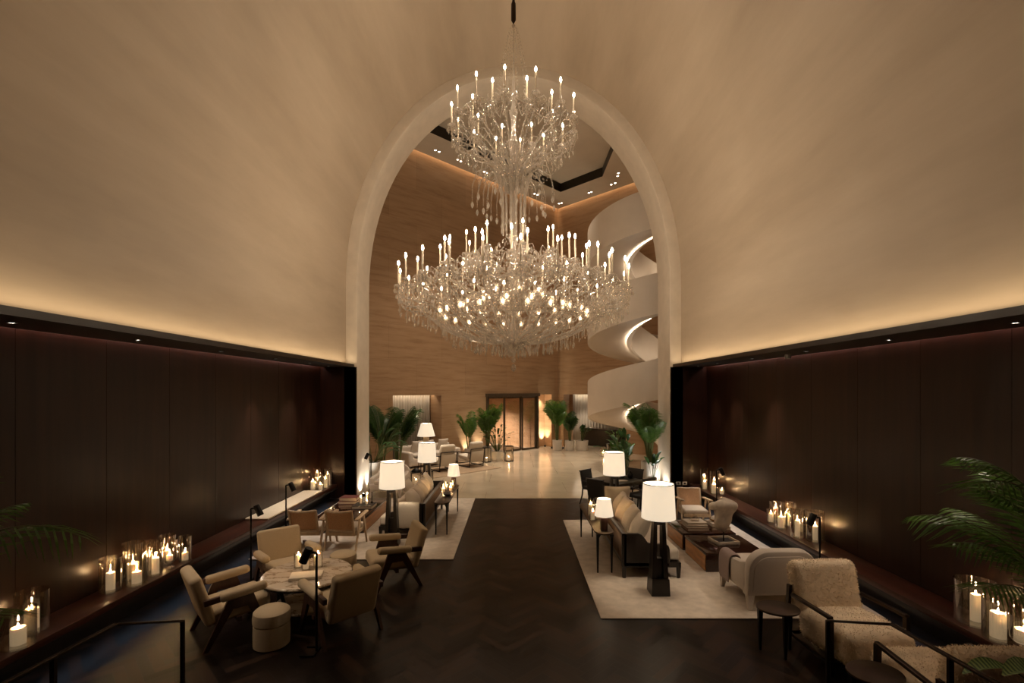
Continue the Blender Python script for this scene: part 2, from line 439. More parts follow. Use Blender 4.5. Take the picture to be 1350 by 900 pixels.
# herringbone floor: one mesh of planks
mb = MB(); L, W_ = .54, .108; g = .0028; PR = random.Random(2)
mb.box((0, (D0+YB)/2, -.045), (2*XW+.3, D0-YB, .08), mi=1)
R45 = Matrix.Rotation(PI/4, 2)
N = 74
nL = round(L/W_)
def plank(x0, y0, x1, y1):
    q = []
    for (x, y) in ((x0+g, y0+g), (x1-g, y0+g), (x1-g, y1-g), (x0+g, y1-g)):
        v = R45 @ Vector((x, y)); q.append([v.x, v.y+5, 0])
    if all(abs(p[0]) > XW or not (2.2 < p[1] < D0) for p in q): return
    q = [(max(-XW, min(XW, a)), max(2.2, min(D0, b)), c) for a, b, c in q]
    dz = PR.uniform(-.0017,.0017); q[0] = (*q[0][:2], dz); q[1] = (*q[1][:2], dz*.3); q[2] = (*q[2][:2], -dz); q[3] = (*q[3][:2], -dz*.3)
    mb.add(q, [(0,1,2,3)])
for j in range(-N, N*3):
    for k in range(-30, 30):
        # each step one plank width; period 2*L
        y = j*W_; x = j*W_ + k*2*L
        plank(x, y, x+L, y+W_)
        plank(x+L, y-L+W_ , x+L+W_, y+W_)
struct('floor', mb, [M['parquet'], M['black_cloth']])
mb = MB(); mb.box((0, .25, .21), (6.6, 6.5, .42)); mb.box((0, 3.7, .105), (6.6, .4, .21))
struct('floor_landing', mb, M['dark_wood'])

# side walls (veneer panels with shadow gaps), return walls and rear wall
for sd, nm in ((-1, 'left'), (1, 'right')):
    mb = MB(); y = YB
    while y < D0-.01:
        y2 = min(y+1.18, D0); mb.box((sd*(XW+.1), (y+y2)/2, 1.84), (.2, y2-y-.006, 3.68)); y = y2
    mb.box((sd*(XW+.16), (YB+D0)/2, 1.84), (.2, D0-YB, 3.7))
    struct(f'wall_{nm}', mb, M['veneer'])
    mb = MB(); mb.box((sd*(4.40+XW)/2 + sd*.06, D0+.03, 1.84), (XW-4.38+.1, .06, 3.68)); struct(f'wall_return_{nm}', mb, M['veneer'])
    # soffit with fascia
    mb = MB(); mb.box((sd*(4.47+5.33)/2, (YB+D0)/2, 3.715), (5.33-4.47, D0-YB, .08)); mb.box((sd*5.36, (YB+D0)/2, 3.80), (.4, D0-YB, .05))
    struct(f'ceiling_soffit_{nm}', mb, M['fascia'])
    mb = MB(); mb.box((sd*5.375, (YB+D0)/2, 3.74), (.07, D0-YB-.1, .02)); o = mb.build('led_strip', M['rosy_led'])
    tag(o, f'rosy light strip in the gap over the {nm} dark wall', 'light strip')
    mb = MB(); mb.add([(sd*4.50, YB+.2, 3.757), (sd*4.62, YB+.2, 3.770), (sd*4.62, D0-.1, 3.770), (sd*4.50, D0-.1, 3.757)], [(0,1,2,3) if sd > 0 else (3,2,1,0)])
    mb.box((sd*4.66, (YB+D0)/2, 3.762), (.06, D0-YB-.3, .012), mi=1)
    o = mb.build('cove_light', [M['cove'], M['fascia']]); tag(o, f'warm cove strip along the top of the {nm} soffit at the vault foot', 'cove light')
mb = MB(); mb.box((0, YB-.1, 6.2), (2*XW+.4, .2, 12.6)); struct('wall_rear', mb, M['fascia'])

# vault
mb = MB(); n = len(VAULT); ys = [YB + (D0-YB)*i/8 for i in range(9)]
vs = [(x, y, z) for y in ys for x, z in VAULT]
fs = [(r*n+i, (r+1)*n+i, (r+1)*n+i+1, r*n+i+1) for r in range(8) for i in range(n-1)]
mb.add(vs, fs)
vs = [(x*1.03, y, 3.0+(z-3.0)*1.02) for y in (YB, D0) for x, z in VAULT]
mb.add(vs, [(i, i+1, n+i+1, n+i) for i in range(n-1)])
struct('ceiling_vault', mb, M['plaster'], smooth=True)

# arch wall: front ring, reveal, back face towards the hall
mb = MB(); a = [p for p in ARCH]; n = len(a)
ring = [(x, z) for x, z in a if z > 3.70 or True]
outer = []
for x, z in a:
    if z <= 5.98: outer.append((math.copysign(4.75, x), max(z, 0)))
    else:
        k = 4.75/4.38; outer.append((x*k, 5.98+(z-5.98)*1.06))
rv = .05   # rounded arris
def ringverts(off, y): return [(x*(1+off/4.38), y, 5.98+(z-5.98)*(1+off/5.9) if z > 5.98 else z) for x, z in a]
rings = [[(x, D0, z) for x, z in outer], ringverts(rv, D0), ringverts(rv*.3, D0+rv*.3), ringverts(0, D0+rv), ringverts(0, D1)]
box_out = []
for x, z in a:
    if z <= 5.98: box_out.append((math.copysign(15, x) if abs(x) > 0 else 0, D1, z))
    else:
        t = min(15/max(abs(x), 1e-6), (13.5-5.98)/(z-5.98)); box_out.append((x*t, D1, 5.98+(z-5.98)*t))
rings.append(box_out)
vs = [p for r in rings for p in r]
fs = [(r*n+i, r*n+i+1, (r+1)*n+i+1, (r+1)*n+i) for r in range(len(rings)-1) for i in range(n-1)]
mb.add(vs, fs); mb.add([(-15,D1,13.5), (15,D1,13.5), (15,D1-.02,13.5), (-15,D1-.02,13.5)], [(0,1,2,3)])
struct('wall_arch', mb, M['arch_plaster'], smooth=True, ang=30)

# floating wooden ledges along the side walls
for sd, nm in ((-1, 'left'), (1, 'right')):
    t = thing('wall_ledge', f'long floating wooden ledge carrying candles along the {nm} dark wall', 'ledge', (sd*5.18, (D0+1.0)/2, 0))
    ln = D0-1.0
    MB().rbox((0, 0, .36), (.475, ln, .08), .008, 1).build('ledge_top', M['ledge'], t)
    MB().box((-sd*.225, 0, .29), (.02, ln, .06)).build('fascia', M['dark_wood'], t)
    MB().box((sd*.10, 0, .16), (.26, ln, .318)).build('plinth', M['dark_wood'], t)
    MB().box((-sd*.04, 0, .312), (.03, ln-.3, .012)).build('led_strip', M['blue_led'], t)

# soffit downlights
k = 0
for sd, nm in ((-1, 'left'), (1, 'right')):
    for i, y in enumerate((4.75, 6.35, 8.15, 10.0, 11.7, 12.9)):
        mb = MB(); mb.lathe([(.0, 3.672), (.030, 3.672)], 16); mb2 = MB(); mb2.lathe([(.030, 3.676), (.030, 3.668), (.042, 3.668), (.045, 3.674)], 16)
        t = thing('downlight', f"small round downlight in the {nm} soffit, {['first','second','third','fourth','fifth','sixth'][i]} one going towards the arch", 'downlight', (sd*4.93, y, 0), 0, f'downlights in the {nm} soffit')
        mb.build('lens', M['down'], t); mb2.build('trim_ring', M['black_metal'], t)
        light('SPOT', 'downlight_beam', (sd*4.93, y, 3.64), 170 if 8.5 < y < 12 else 60, (1,.90,.78) if y > 8.5 else (1,.82,.62), .03, 64, .8, (sd*(4.95 if y > 8.5 else 3.3), y+(0 if y > 8.5 else .4), 0))
o = MB().lathe([(0, 3.60), (.05, 3.60), (.055, 3.63), (.05, 3.675)], 20).build('smoke_detector', M['white_plastic']); o.location = (5.05, 8.9, 0)
tag(o, 'small pale round detector on the underside of the right soffit', 'detector')
for k2, x in enumerate((4.62, 4.80)):
    t = thing('wall_socket', f"pale wall socket low on the dark wall right of the arch, {'nearer' if k2 == 0 else 'farther from'} the arch", 'socket', (x, D0-.006, .42), 0, 'sockets beside the arch')
    MB().rbox((0,0,0), (.13,.012,.09), .004, 1).build('plate', M['white_plastic'], t)
    MB().lathe([(0,.008), (.03,.008), (.032,0)], 14, RX(90)).build('outlet_face', M['black_cloth'], t)

# ------------------------------------------------------------------ hall beyond the arch (turned 45 degrees)
C = (2.41, 26.5); HC = 12.9; HD = 2.83
def wall_pieces(mb, rects, th, sgn):
    for (t0, t1, z0, z1) in rects: mb.box(((t0+t1)/2, sgn*th/2, (z0+z1)/2), (t1-t0, th, z1-z0))
# left wall: local x runs from the corner towards the camera-left, local -y is behind the wall
mb = MB()
wall_pieces(mb, [(0,18.5,HD,13.3), (-.6,.50,0,HD), (1.52,1.60,0,HD), (5.24,7.83,0,HD), (10.21,18.5,0,HD)], .5, -1)
mb.box((1.0,-.56,HD/2), (1.1,.12,HD))               # niche back
mb.box((9.0,-1.35,HD/2), (3.2,.2,HD)); mb.box((7.78,-.95,HD/2), (.1,.9,HD)); mb.box((10.26,-.95,HD/2), (.1,.9,HD)); mb.box((9.0,-.95,HD+.27), (2.6,.9,.2))
mb.box((3.4,-4.1,1.5), (4.6,.2,3.2)); mb.box((1.45,-2.3,1.5), (.2,3.6,3.2)); mb.box((5.5,-2.3,1.5), (.2,3.6,3.2)); mb.box((3.4,-2.3,3.0), (4.4,3.7,.2))
struct('wall_hall_left', mb, M['travertine'], (C[0], C[1], 0), -135)
mb = MB()
wall_pieces(mb, [(0,18.5,HD,13.3), (0,.42,0,HD), (4.3,18.5,0,HD)], .5, 1)
mb.box((1.3,3.6,1.6), (11,.2,3.4)); mb.box((-4.2,2.2,1.6), (.2,3.0,3.4)); mb.box((6.4,2,1.6), (.2,3.2,3.4)); mb.box((1.2,2,HD+.16), (10.8,3.2,.2)); mb.box((-2.4,.65,1.6), (3.6,.2,3.4))
struct('wall_hall_right', mb, M['travertine'], (C[0], C[1], 0), -45)
mb = MB(); mb.box((0, 24.0, -.05), (34, 20.9, .1)); struct('floor_hall', mb, M['limestone'])
# ceiling with recessed tray, in (a,b) axes: a along left wall, b along right wall
e1 = Vector((-.70711,-.70711)); e2 = Vector((.70711,-.70711)); CC = Vector(C)
def ab(a, b, z): v = CC + e1*a + e2*b; return (v.x, v.y, z)
outer = [(.16,.16), (.16,19), (19,19), (19,.16)]
tray = [(1.82,1.72), (1.82,4.2), (4.6,6.98), (13,6.98), (13,1.72)]
tri = tessellate_polygon([[Vector((a,b,0)) for a, b in outer], [Vector((a,b,0)) for a, b in tray]])
pts = outer + tray; mb = MB()
mb.add([ab(a,b,HC) for a, b in pts], [tuple(t) for t in tri])
mb.add([ab(a,b,HC) for a, b in outer] + [ab(a,b,HC+.12) for a, b in outer], [(i, (i+1) % 4, 4+(i+1) % 4, 4+i) for i in range(4)])
nt_ = len(tray)
mb.add([ab(a,b,HC+.55) for a, b in tray], [tuple(range(nt_))])
mb.add([ab(0,0,13.3), ab(0,19,13.3), ab(19,19,13.3), ab(19,0,13.3)], [(0,1,2,3)])
struct('ceiling_hall', mb, M['ceil'])
mb = MB(); mb.add([ab(a,b,z) for z in (HC-.02, HC+.56) for a, b in tray], [(i, (i+1) % nt_, nt_+(i+1) % nt_, nt_+i) for i in range(nt_)])
struct('trim_1', mb, M['tray_trim'])
mb = MB(); mb.box((9.3, .09, 13.22), (18.2, .08, .02)); o = mb.build('cove_light', M['cove_hall']); o.location = (*C, 0); o.rotation_euler = (0,0,math.radians(-135))
tag(o, 'warm cove strip where the hall ceiling meets the left travertine wall', 'cove light')
mb = MB(); mb.box((9.3, -.09, 13.22), (18.2, .08, .02)); o = mb.build('cove_light', M['cove_hall']); o.location = (*C, 0); o.rotation_euler = (0,0,math.radians(-45))
tag(o, 'warm cove strip where the hall ceiling meets the right travertine wall', 'cove light')
# hall ceiling downlights (pairs)
HL = [((573.9,197.5),(579,199.7),'first pair from the arch'), ((603.5,210),(607.8,212.2),'second pair from the arch'), ((638.5,226),(642.4,227.4),'third pair from the arch'),
      ((704.5,255),(708.7,256.3),'pair nearest the corner'), ((775.5,205.8),(781.2,207.5),'pair inside the recessed tray'), ((815.4,227.9),(814.4,231.7),'pair at the far right edge'),
      ((805.9,243),(810.9,241),'second pair from the right edge'), ((776.3,254),(779.8,252.7),'third pair from the right edge'), ((737,268),(740.5,267.2),'pair right of the corner')]
for a_, b_, txt in HL:
    P = []
    for q in (a_, b_):
        zz = HC + (.55 if 'tray' in txt else 0)
        d = 637.5*(zz-3)/(515.5-q[1]); P.append((round((q[0]-677)*d/637.5, 2), round(d, 2), zz))
    for q, wh in zip(P, ('left', 'right')):
        t = thing('downlight', f"tiny {wh} spot of the downlight {txt} of the hall ceiling", 'downlight', (q[0], q[1], q[2]), 0, 'hall ceiling downlights')
        MB().lathe([(0,-.012), (.045,-.012)], 14).build('lens', M['down'], t)
        MB().lathe([(.045,-.008), (.045,-.016), (.06,-.016), (.065,0)], 14).build('trim_ring', M['white_plastic'], t)
    q = P[0]
    light('SPOT', 'downlight_beam', (q[0]+.12, q[1], q[2]-.06), 720, (1,.84,.65), .06, 46, 1.0, (q[0]+(1.4 if q[0] < 1 else -1.2), q[1]-2.6, 0))
for (a_, b_) in ((5,5.0), (9,3.5), (9,8)):
    p = ab(a_, b_, HC-.06); light('SPOT', 'downlight_beam', p, 1250, (1,.84,.65), .08, 80, .9, (p[0], p[1], 0))

def wall_local(t_, y_, z_, which):
    if which == 'L': v = CC + e1*t_ + Vector((.70711,-.70711))*y_
    else: v = CC + e2*t_ + Vector((.70711,.70711))*y_
    return (v.x, v.y, z_)

# curtain recess and its lights
def curtain(name, label, x0, x1, y0, which, h, amp=.045, per=.13):
    mb = MB(); n = int((x1-x0)/per*8); vs = []
    for i in range(n+1):
        x = x0+(x1-x0)*i/n; ph = 2*PI*(x-x0)/per + .6*math.sin(x*5)
        vs += [(x, y0+amp*math.sin(ph), 0.02), (x, y0+amp*.85*math.sin(ph+.2), h*.5), (x, y0+amp*.7*math.sin(ph), h)]
    fs = [(3*i+j, 3*i+3+j, 3*i+4+j, 3*i+1+j) for i in range(n) for j in (0,1)]
    mb.add(vs, fs); o = mb.build(name, M['curtain'], None, True, 80)
    o.location = (*C, 0); o.rotation_euler = (0,0,math.radians(-135 if which == 'L' else -45)); tag(o, label, 'curtain')
    m = o.modifiers.new('thickness', 'SOLIDIFY'); m.thickness = .004
    return o
curtain('sheer_curtain', 'pale sheer curtain in the lit recess behind the far white sofa', 7.9, 10.15, -.8, 'L', HD+.15)
o = MB().box((9.0, -.62, HD+.12), (2.3, .05, .02)).build('led_strip', M['white_led']); o.location = (*C, 0); o.rotation_euler = (0,0,math.radians(-135))
tag(o, 'bright light strip over the sheer curtain in the recess', 'light strip')
curtain('sheer_curtain', 'grey white sheer curtain in the room behind the dark reception desk', -1.45, 4.4, 3.25, 'R', HD, .06, .22)
o = MB().box((1.5, 3.08, HD+.03), (5.6, .05, .03)).build('led_strip', M['white_led']); o.location = (*C, 0); o.rotation_euler = (0,0,math.radians(-45))
tag(o, 'light strip over the grey white curtain behind the reception desk', 'light strip')
light('SPOT', 'desk_room_light', wall_local(-.4, 1.9, HD, 'R'), 320, (1,.82,.62), .1, 110, .9, wall_local(-.4, 2.1, 0, 'R'))

# sliding glass door in its bronze frame
t = thing('door_1', 'wide glass sliding door in a dark bronze frame in the travertine wall', 'door', (*C, 0), -135); t['kind'] = 'structure'
mb = MB(); mb.box((3.42, .03, HD-.02), (3.72, .2, .16))
for x in (1.66, 5.18): mb.box((x, 0, HD/2-.05), (.10, .12, HD-.1))
mb.build('door_frame', M['door_bronze'], t)
for x0, x1 in ((1.72, 2.78), (2.78, 3.98), (3.98, 5.12)):
    p = MB(); y = -.10 if x0 == 2.78 else -.04
    for x in (x0+.04, x1-.04): p.box((x, y, 1.36), (.08, .05, 2.72))
    p.box(((x0+x1)/2, y, 2.69), (x1-x0, .05, .07)); p.box(((x0+x1)/2, y, .05), (x1-x0, .05, .10))
    lf = p.build('door_leaf', M['door_bronze'], t)
    MB().box(((x0+x1)/2, y, 1.38), (x1-x0-.16, .012, 2.56)).build('pane', M['door_glass'], lf)
o = MB().box((3.2, -1.6, .006), (2.6, 2.2, .012)).build('door_mat', M['bronze']); o.location = (*C, 0); o.rotation_euler = (0,0,math.radians(-135))
tag(o, 'dark entrance mat behind the glass sliding door', 'mat')
light('SPOT', 'vestibule_light', wall_local(3.3, -2.2, 2.85, 'L'), 1700, (1,.82,.68), .12, 130, .9, wall_local(3.3, -2.4, 0, 'L'))

light('SPOT', 'niche_fill_light', wall_local(1.0, -.22, 2.8, 'L'), 130, (1,.84,.62), .06, 100, .9, wall_local(1.0, -.40, 0, 'L'))  # added spot without a fitting, brightens the niche from above

# ------------------------------------------------------------------ spiral stair
def spiral():
    t = thing('spiral_staircase', 'white sculptural spiral staircase rising through the hall right of the arch opening', 'staircase', (5.25, 19.0, 0))
    R, r, p, h = 2.27, .64, 2.98, 1.42
    A0, A1 = -243, 900; st = 6
    def zt(a): return 3.43 + p*a/360
    def pos(a, rad): w = math.radians(a); return (-rad*math.cos(w), -rad*math.sin(w))
    angs = list(range(A0, A1+1, st))
    def ribbon(rad, thick, top_off, bot_off, name):
        vs, fs = [], []
        for a in angs:
            zb, ztop = max(0, zt(a)-h+bot_off), max(.05, zt(a)+top_off)
            for rr, z in ((rad+thick/2, zb), (rad+thick/2, ztop), (rad-thick/2, ztop), (rad-thick/2, zb)):
                x, y = pos(a, rr); vs.append((x, y, z))
        for i in range(len(angs)-1):
            for j in range(4): fs.append((4*i+j, 4*i+4+j, 4*i+4+(j+1) % 4, 4*i+(j+1) % 4))
        fs += [(3,2,1,0), tuple(4*(len(angs)-1)+j for j in range(4))]
        return MB().add(vs, fs).build(name, M['stair_plaster'], t, True, 35)
    ribbon(R, .08, 0, 0, 'outer_balustrade')
    ribbon(r, .07, -.1, .05, 'inner_balustrade')
    # curved soffit between the two, sagging slightly
    vs, fs = [], []; K = 8
    for a in angs:
        for k in range(K+1):
            u = k/K; rad = R-.03 + (r+.03-R)*u; z = zt(a)-h + .02 + .16*u - .10*math.sin(PI*u)
            x, y = pos(a, rad); vs.append((x, y, max(.01, z)))
    for i in range(len(angs)-1):
        for k in range(K): fs.append((i*(K+1)+k, (i+1)*(K+1)+k, (i+1)*(K+1)+k+1, i*(K+1)+k+1))
    MB().add(vs, fs).build('soffit', M['stair_plaster'], t, True, 60)
    mb = MB(); a = A0
    while a < A1-18:
        z = zt(a)-h+.58
        vs = []
        for zz in (z-.16, z):
            for aa, rad in ((a, r+.03), (a, R-.03), (a+18, R-.03), (a+18, r+.03)):
                x, y = pos(aa, rad); vs.append((x, y, max(.01, zz)))
        mb.add(vs, [(3,2,1,0), (4,5,6,7), (0,1,5,4), (1,2,6,5), (2,3,7,6), (3,0,4,7)]); a += 18
    mb.build('treads', M['stair_plaster'], t)
    def flat(r0, r1, z0, th, name, mat):
        vs = []
        for a in angs:
            if zt(a)-h < .3: continue
            z = zt(a)-h+z0
            for rr, zz in ((r0, z), (r1, z), (r1, z+th), (r0, z+th)):
                x, y = pos(a, rr); vs.append((x, y, zz))
        n = len(vs)//4
        fs = [(4*i+j, 4*i+(j+1) % 4, 4*i+4+(j+1) % 4, 4*i+4+j) for i in range(n-1) for j in range(4)] + [(0,1,2,3), (4*n-1,4*n-2,4*n-3,4*n-4)]
        MB().add(vs, fs).build(name, mat, t, True, 35)
    flat(r+.02, r+.15, .035, .012, 'light_tray', M['stair_plaster'])
    flat(r+.05, r+.10, .050, .006, 'led_strip', M['stair_led'])
    for z in (1.4, 4.4, 7.4, 10.3):
        light('POINT', 'stair_well_fill', (5.25-.2, 18.9, z), 7, (1,.84,.66), .05)  # bare point lights added in the well to brighten the soffits
    return t
spiral()

# ------------------------------------------------------------------ chandelier
def chandelier():
    cx, cy = 0.0, 10.0
    t = thing('chandelier', 'huge two tier crystal chandelier with candle bulbs hanging before the arch', 'chandelier', (cx, cy, 0))
    cr = M['crystal']
    # central stem of turned glass
    mb = MB()
    prof = [(0,3.58), (.035,3.60), (.055,3.66), (.03,3.72), (.02,3.78), (.10,3.84), (.24,3.93), (.26,3.98), (.10,4.02), (.05,4.08), (.09,4.2), (.11,4.3), (.05,4.42), (.045,4.55), (.10,4.68), (.12,4.78), (.05,4.9),
            (.05,5.1), (.12,5.3), (.14,5.5), (.06,5.7), (.05,6.0), (.11,6.15), (.05,6.3), (.05,7.2), (.12,7.35), (.16,7.5), (.06,7.65), (.05,7.9), (.11,8.1), (.05,8.3), (.05,8.6), (.09,8.75), (.04,8.9), (.018,9.7), (.012,10.58), (0,10.6)]
    mb.lathe(prof, 12); mb.build('stem', cr, t)
    MB().lathe([(0,10.55), (.012,10.55), (.012,10.6), (.05,10.66), (.05,11.0), (.03,11.05), (.03,12.05), (0,12.05)], 10).build('hanging_rod', M['bronze'], t)
    MB().lathe([(0,11.92), (.20,11.98), (.30,12.09), (0,12.1)], 20).build('ceiling_rose', M['bronze'], t)
    MB().lathe([(0,3.40), (.04,3.43), (.055,3.48), (.04,3.53), (0,3.57)], 10).build('finial', cr, t)
    # cage of glass rods between the tiers, and the strands running up to the rod
    mb = MB()
    for k in range(14):
        w = 2*PI*k/14; c_, s_ = math.cos(w), math.sin(w)
        pts = [(.24*c_, .24*s_, 6.25), (.23*c_, .23*s_, 6.6), (.24*c_, .24*s_, 6.95), (.30*c_, .30*s_, 7.3), (.40*c_, .40*s_, 7.55)]
        mb.tube(pts, [.018,.024,.02,.024,.016], 5)
        for z in (6.4, 6.62, 6.84, 7.06): mb.gem((.24*c_, .24*s_, z), .035, .05)
    mb.build('rod_cage', cr, t)
    mb = MB()
    for k in range(12):
        w = 2*PI*k/12 + .2; c_, s_ = math.cos(w), math.sin(w)
        for i in range(22):
            u = i/21; r = .34*(1-u)**.7+.03; mb.gem((r*c_, r*s_, 9.0+1.55*u), .010, .022)
    tag(mb.build('crystal_strands', cr, t), kind='stuff')
    # arching glass sprays with drops
    sprays = MB(); drops = MB()
    for k in range(12):
        w = 2*PI*k/12 + .1; c_, s_ = math.cos(w), math.sin(w)
        for (r1, top) in ((.85, 7.62), (.62, 7.5)):
            pts = [(r*c_, r*s_, z) for r, z in ((.12,7.1), (.22,7.4), (.22+(r1-.22)*.45, top), (.22+(r1-.22)*.85, top-.12), (r1, top-.42))]
            sprays.tube(pts, [.02,.018,.014,.012,.008], 5)
            z = top-.42
            for i in range(5): drops.gem((r1*c_, r1*s_, z-.05-.05*i), .012, .022)
            drops.gem((r1*c_, r1*s_, z-.38), .035, .08)
    sprays.build('glass_sprays', cr, t); tag(drops.build('spray_drops', cr, t), kind='stuff')

    rnd = random.Random(3)
    def arm(path, name='candle_arm', lh=.40, cup=.085, dn=8, dl=.13, phase=0.0, down=False, fl=.055):
        """path in local (r,z); last point is the candle cup"""
        a = bpy.data.objects.new(name, None)
        mb = MB()
        P = [(r, 0, z) for r, z in path]
        # smooth the path
        for _ in range(2):
            Q = [P[0]]
            for p, q in zip(P, P[1:]):
                Q += [tuple(.75*a_+.25*b_ for a_, b_ in zip(p, q)), tuple(.25*a_+.75*b_ for a_, b_ in zip(p, q))]
            P = Q + [P[-1]]
        n = len(P); mb.tube(P, [.021-.008*i/n for i in range(n)], 5)
        for i in range(2, n-1, 2): mb.gem((P[i][0], 0, P[i][2]), .030, .024)
        r, z = path[-1]
        mb.lathe([(.012,z-.03), (cup*.5,z-.015), (cup,z+.012), (cup*.98,z+.02), (cup*.4,z), (.02,z+.005), (.018,z+.05), (0,z+.05)], 10, T(r,0,0))
        base = mb.build(name, cr, t)
        # candle tube and bulb
        MB().lathe([(0,z+.02), (.017,z+.02), (.017,z+lh-.02), (0,z+lh)], 8, T(r,0,0)).build('candle_tube', M['candle_tube'], base)
        MB().lathe([(0,z+lh-.005), (.014,z+lh+.01), (.021,z+lh+.03), (.015,z+lh+.055), (.006,z+lh+.08), (0,z+lh+.09)], 8, T(r,0,0)).build('flame_bulb', M['bulb'], base)
        d = MB()
        for j in range(dn):
            w = 2*PI*j/dn; x, y = r+cup*math.cos(w), cup*math.sin(w)
            d.gem((x, y, z-.015), .011, .02); d.gem((x, y, z-.06-dl*.3), .020, dl*.45)
        # garland back along the arm, and hanging prisms below it
        for j in range(16):
            u = j/15; q = P[int(u*(n-1))]
            d.gem((q[0], .05*math.sin(u*9), q[2]-.09-.12*math.sin(PI*u)), .014, .024)
        for j in range(6):
            q = P[int((.2+.13*j)*(n-1))]
            for s in (0, .05, .10): d.gem((q[0], .02, q[2]-.06-s), .010, .022)
            d.gem((q[0], .02, q[2]-.24), .024, .06)
        # side scrolls and leaves around the cup
        for sgn in (-1, 1):
            pts = [(r-.30, 0, z-.12), (r-.22, sgn*.10, z+.05), (r-.10, sgn*.20, z+.06), (r-.02, sgn*.22, z-.04)]
            d.tube(pts, [.010,.010,.008,.005], 4)
            for s in (.04, .09, .14): d.gem((r-.02, sgn*.22, z-.04-s), .012, .022)
            d.gem((r-.02, sgn*.22, z-.25), .022, .05)
            for j in range(7):
                u = (j+1)/8; d.gem((r-.02*u, sgn*.22*u, z-.05-.14*math.sin(PI*u)), .013, .02)
        tag(d.build('crystal_drops', cr, base), kind='stuff')
        bpy.data.objects.remove(a)
        return base
    def ring(proto, n, off=0.0):
        proto.rotation_euler = (0,0,off)
        ch = kids(proto)
        for i in range(1, n):
            c = proto.copy(); COL.objects.link(c); c.parent = t; c.rotation_euler = (0,0,off+2*PI*i/n)
            for g in ch:
                k = g.copy(); COL.objects.link(k); k.parent = c
    # lower tier: four rings of candles
    ring(arm([(.20,4.00), (.9,4.05), (1.45,4.25), (1.85,4.65), (2.1,4.62), (2.32,4.75), (2.32,5.02)]), 24, .05)
    ring(arm([(.18,4.05), (.7,4.2), (1.2,4.55), (1.6,4.95), (1.80,4.95), (1.95,5.05), (1.95,5.24)]), 16, .12)
    ring(arm([(.10,5.0), (.5,4.9), (1.0,5.1), (1.25,5.25), (1.5,5.25), (1.5,5.46)]), 14, .2)
    ring(arm([(.10,5.4), (.4,5.35), (.7,5.5), (1.0,5.55), (1.0,5.74)]), 9, .0)
    # upper tier
    ring(arm([(.12,7.5), (.35,7.6), (.7,7.95), (.95,8.05), (1.12,8.12), (1.27,8.2), (1.27,8.42)]), 14, .1)
    ring(arm([(.10,7.6), (.3,7.8), (.6,8.15), (.78,8.2), (.86,8.3), (.86,8.5)]), 8, .3)
    # basket of small shaded lamps low in the bowl
    n1 = 22
    mb = MB()
    pts = [(1.52*math.cos(2*PI*i/48), 1.52*math.sin(2*PI*i/48), 4.42) for i in range(49)]; mb.tube(pts, .016, 5, cap=False)
    pts = [(1.05*math.cos(2*PI*i/48), 1.05*math.sin(2*PI*i/48), 4.62) for i in range(49)]; mb.tube(pts, .014, 5, cap=False)
    for i in range(16):
        w = 2*PI*i/16; c_, s_ = math.cos(w), math.sin(w)
        mb.tube([(r*c_, r*s_, z) for r, z in ((.2,4.0), (.7,4.02), (1.2,4.18), (1.52,4.42), (1.62,4.62))], [.024,.022,.018,.015,.01], 5)
        mb.tube([(r*c_, r*s_, z) for r, z in ((.12,4.1), (.35,4.25), (.75,4.35), (1.05,4.62))], [.016,.016,.014,.01], 5)
    mb.build('basket_frame', cr, t)
    def lamp(r, z):
        mb = MB(); mb.lathe([(.010,z-.02), (.045,z), (.052,z+.16), (.048,z+.16), (.040,z+.005), (0,z-.01)], 10, T(r,0,0))
        for j in range(6): mb.gem((r+.055*math.cos(j*PI/3), .055*math.sin(j*PI/3), z-.06), .012, .045)
        b = mb.build('glass_cup_lamp', cr, t)
        MB().lathe([(0,z+.03), (.014,z+.04), (.020,z+.065), (.012,z+.095), (0,z+.115)], 8, T(r,0,0)).build('flame_bulb', M['cup_bulb'], b)
        return b
    ring(lamp(1.52, 4.52), n1, .02); ring(lamp(1.05, 4.70), 14, .1); ring(lamp(.62, 4.95), 8, .2)
    # hanging prisms on the underside and swags from the stem to the rings
    mb = MB(); sw = MB(); npr = 0; proto = None
    for (r, z, n, l) in ((.25,3.93,16,.10), (.45,3.98,20,.10), (.75,4.02,26,.09), (1.1,4.12,34,.09), (1.45,4.34,40,.09), (1.75,4.55,44,.08), (2.05,4.60,52,.08)):
        for i in range(n):
            w = 2*PI*i/n + r*3; x, y = r*math.cos(w), r*math.sin(w)
            if npr < 100 and r < 1.2:
                npr += 1
                if proto is None: proto = MB().gem((0,0,-.05), .010, .018).gem((0,0,-.16), .022, .10).build('crystal_prism', cr, t); q = proto
                else: q = proto.copy(); COL.objects.link(q)
                q.location = (x, y, z); continue
            mb.gem((x, y, z-.05), .010, .018); mb.gem((x, y, z-.10-l*.6), .022, l)
    tag(mb.build('hanging_prisms', cr, t), kind='stuff')
    for (r0, z0, r1, z1, n, sag) in ((.15,6.2,.98,5.7,18,.18), (.95,5.62,1.48,5.44,28,.14), (1.48,5.3,1.93,5.2,32,.14), (1.9,5.1,2.3,5.0,48,.10), (.2,7.9,.85,8.4,16,.2), (.85,8.3,1.25,8.35,28,.16), (.3,7.3,1.2,8.05,18,.2), (1.5,4.7,2.2,4.85,36,.1), (1.0,4.9,1.6,4.9,30,.12), (.3,5.0,1.2,5.2,24,.2)):
        for i in range(n):
            w = 2*PI*i/n; m_ = 12
            for j in range(m_):
                u = j/(m_-1); r = r0+(r1-r0)*u; z = z0+(z1-z0)*u - sag*math.sin(PI*u)
                ww = w + (2*PI/n)*.5*u; sw.gem((r*math.cos(ww), r*math.sin(ww), z), .015, .024)
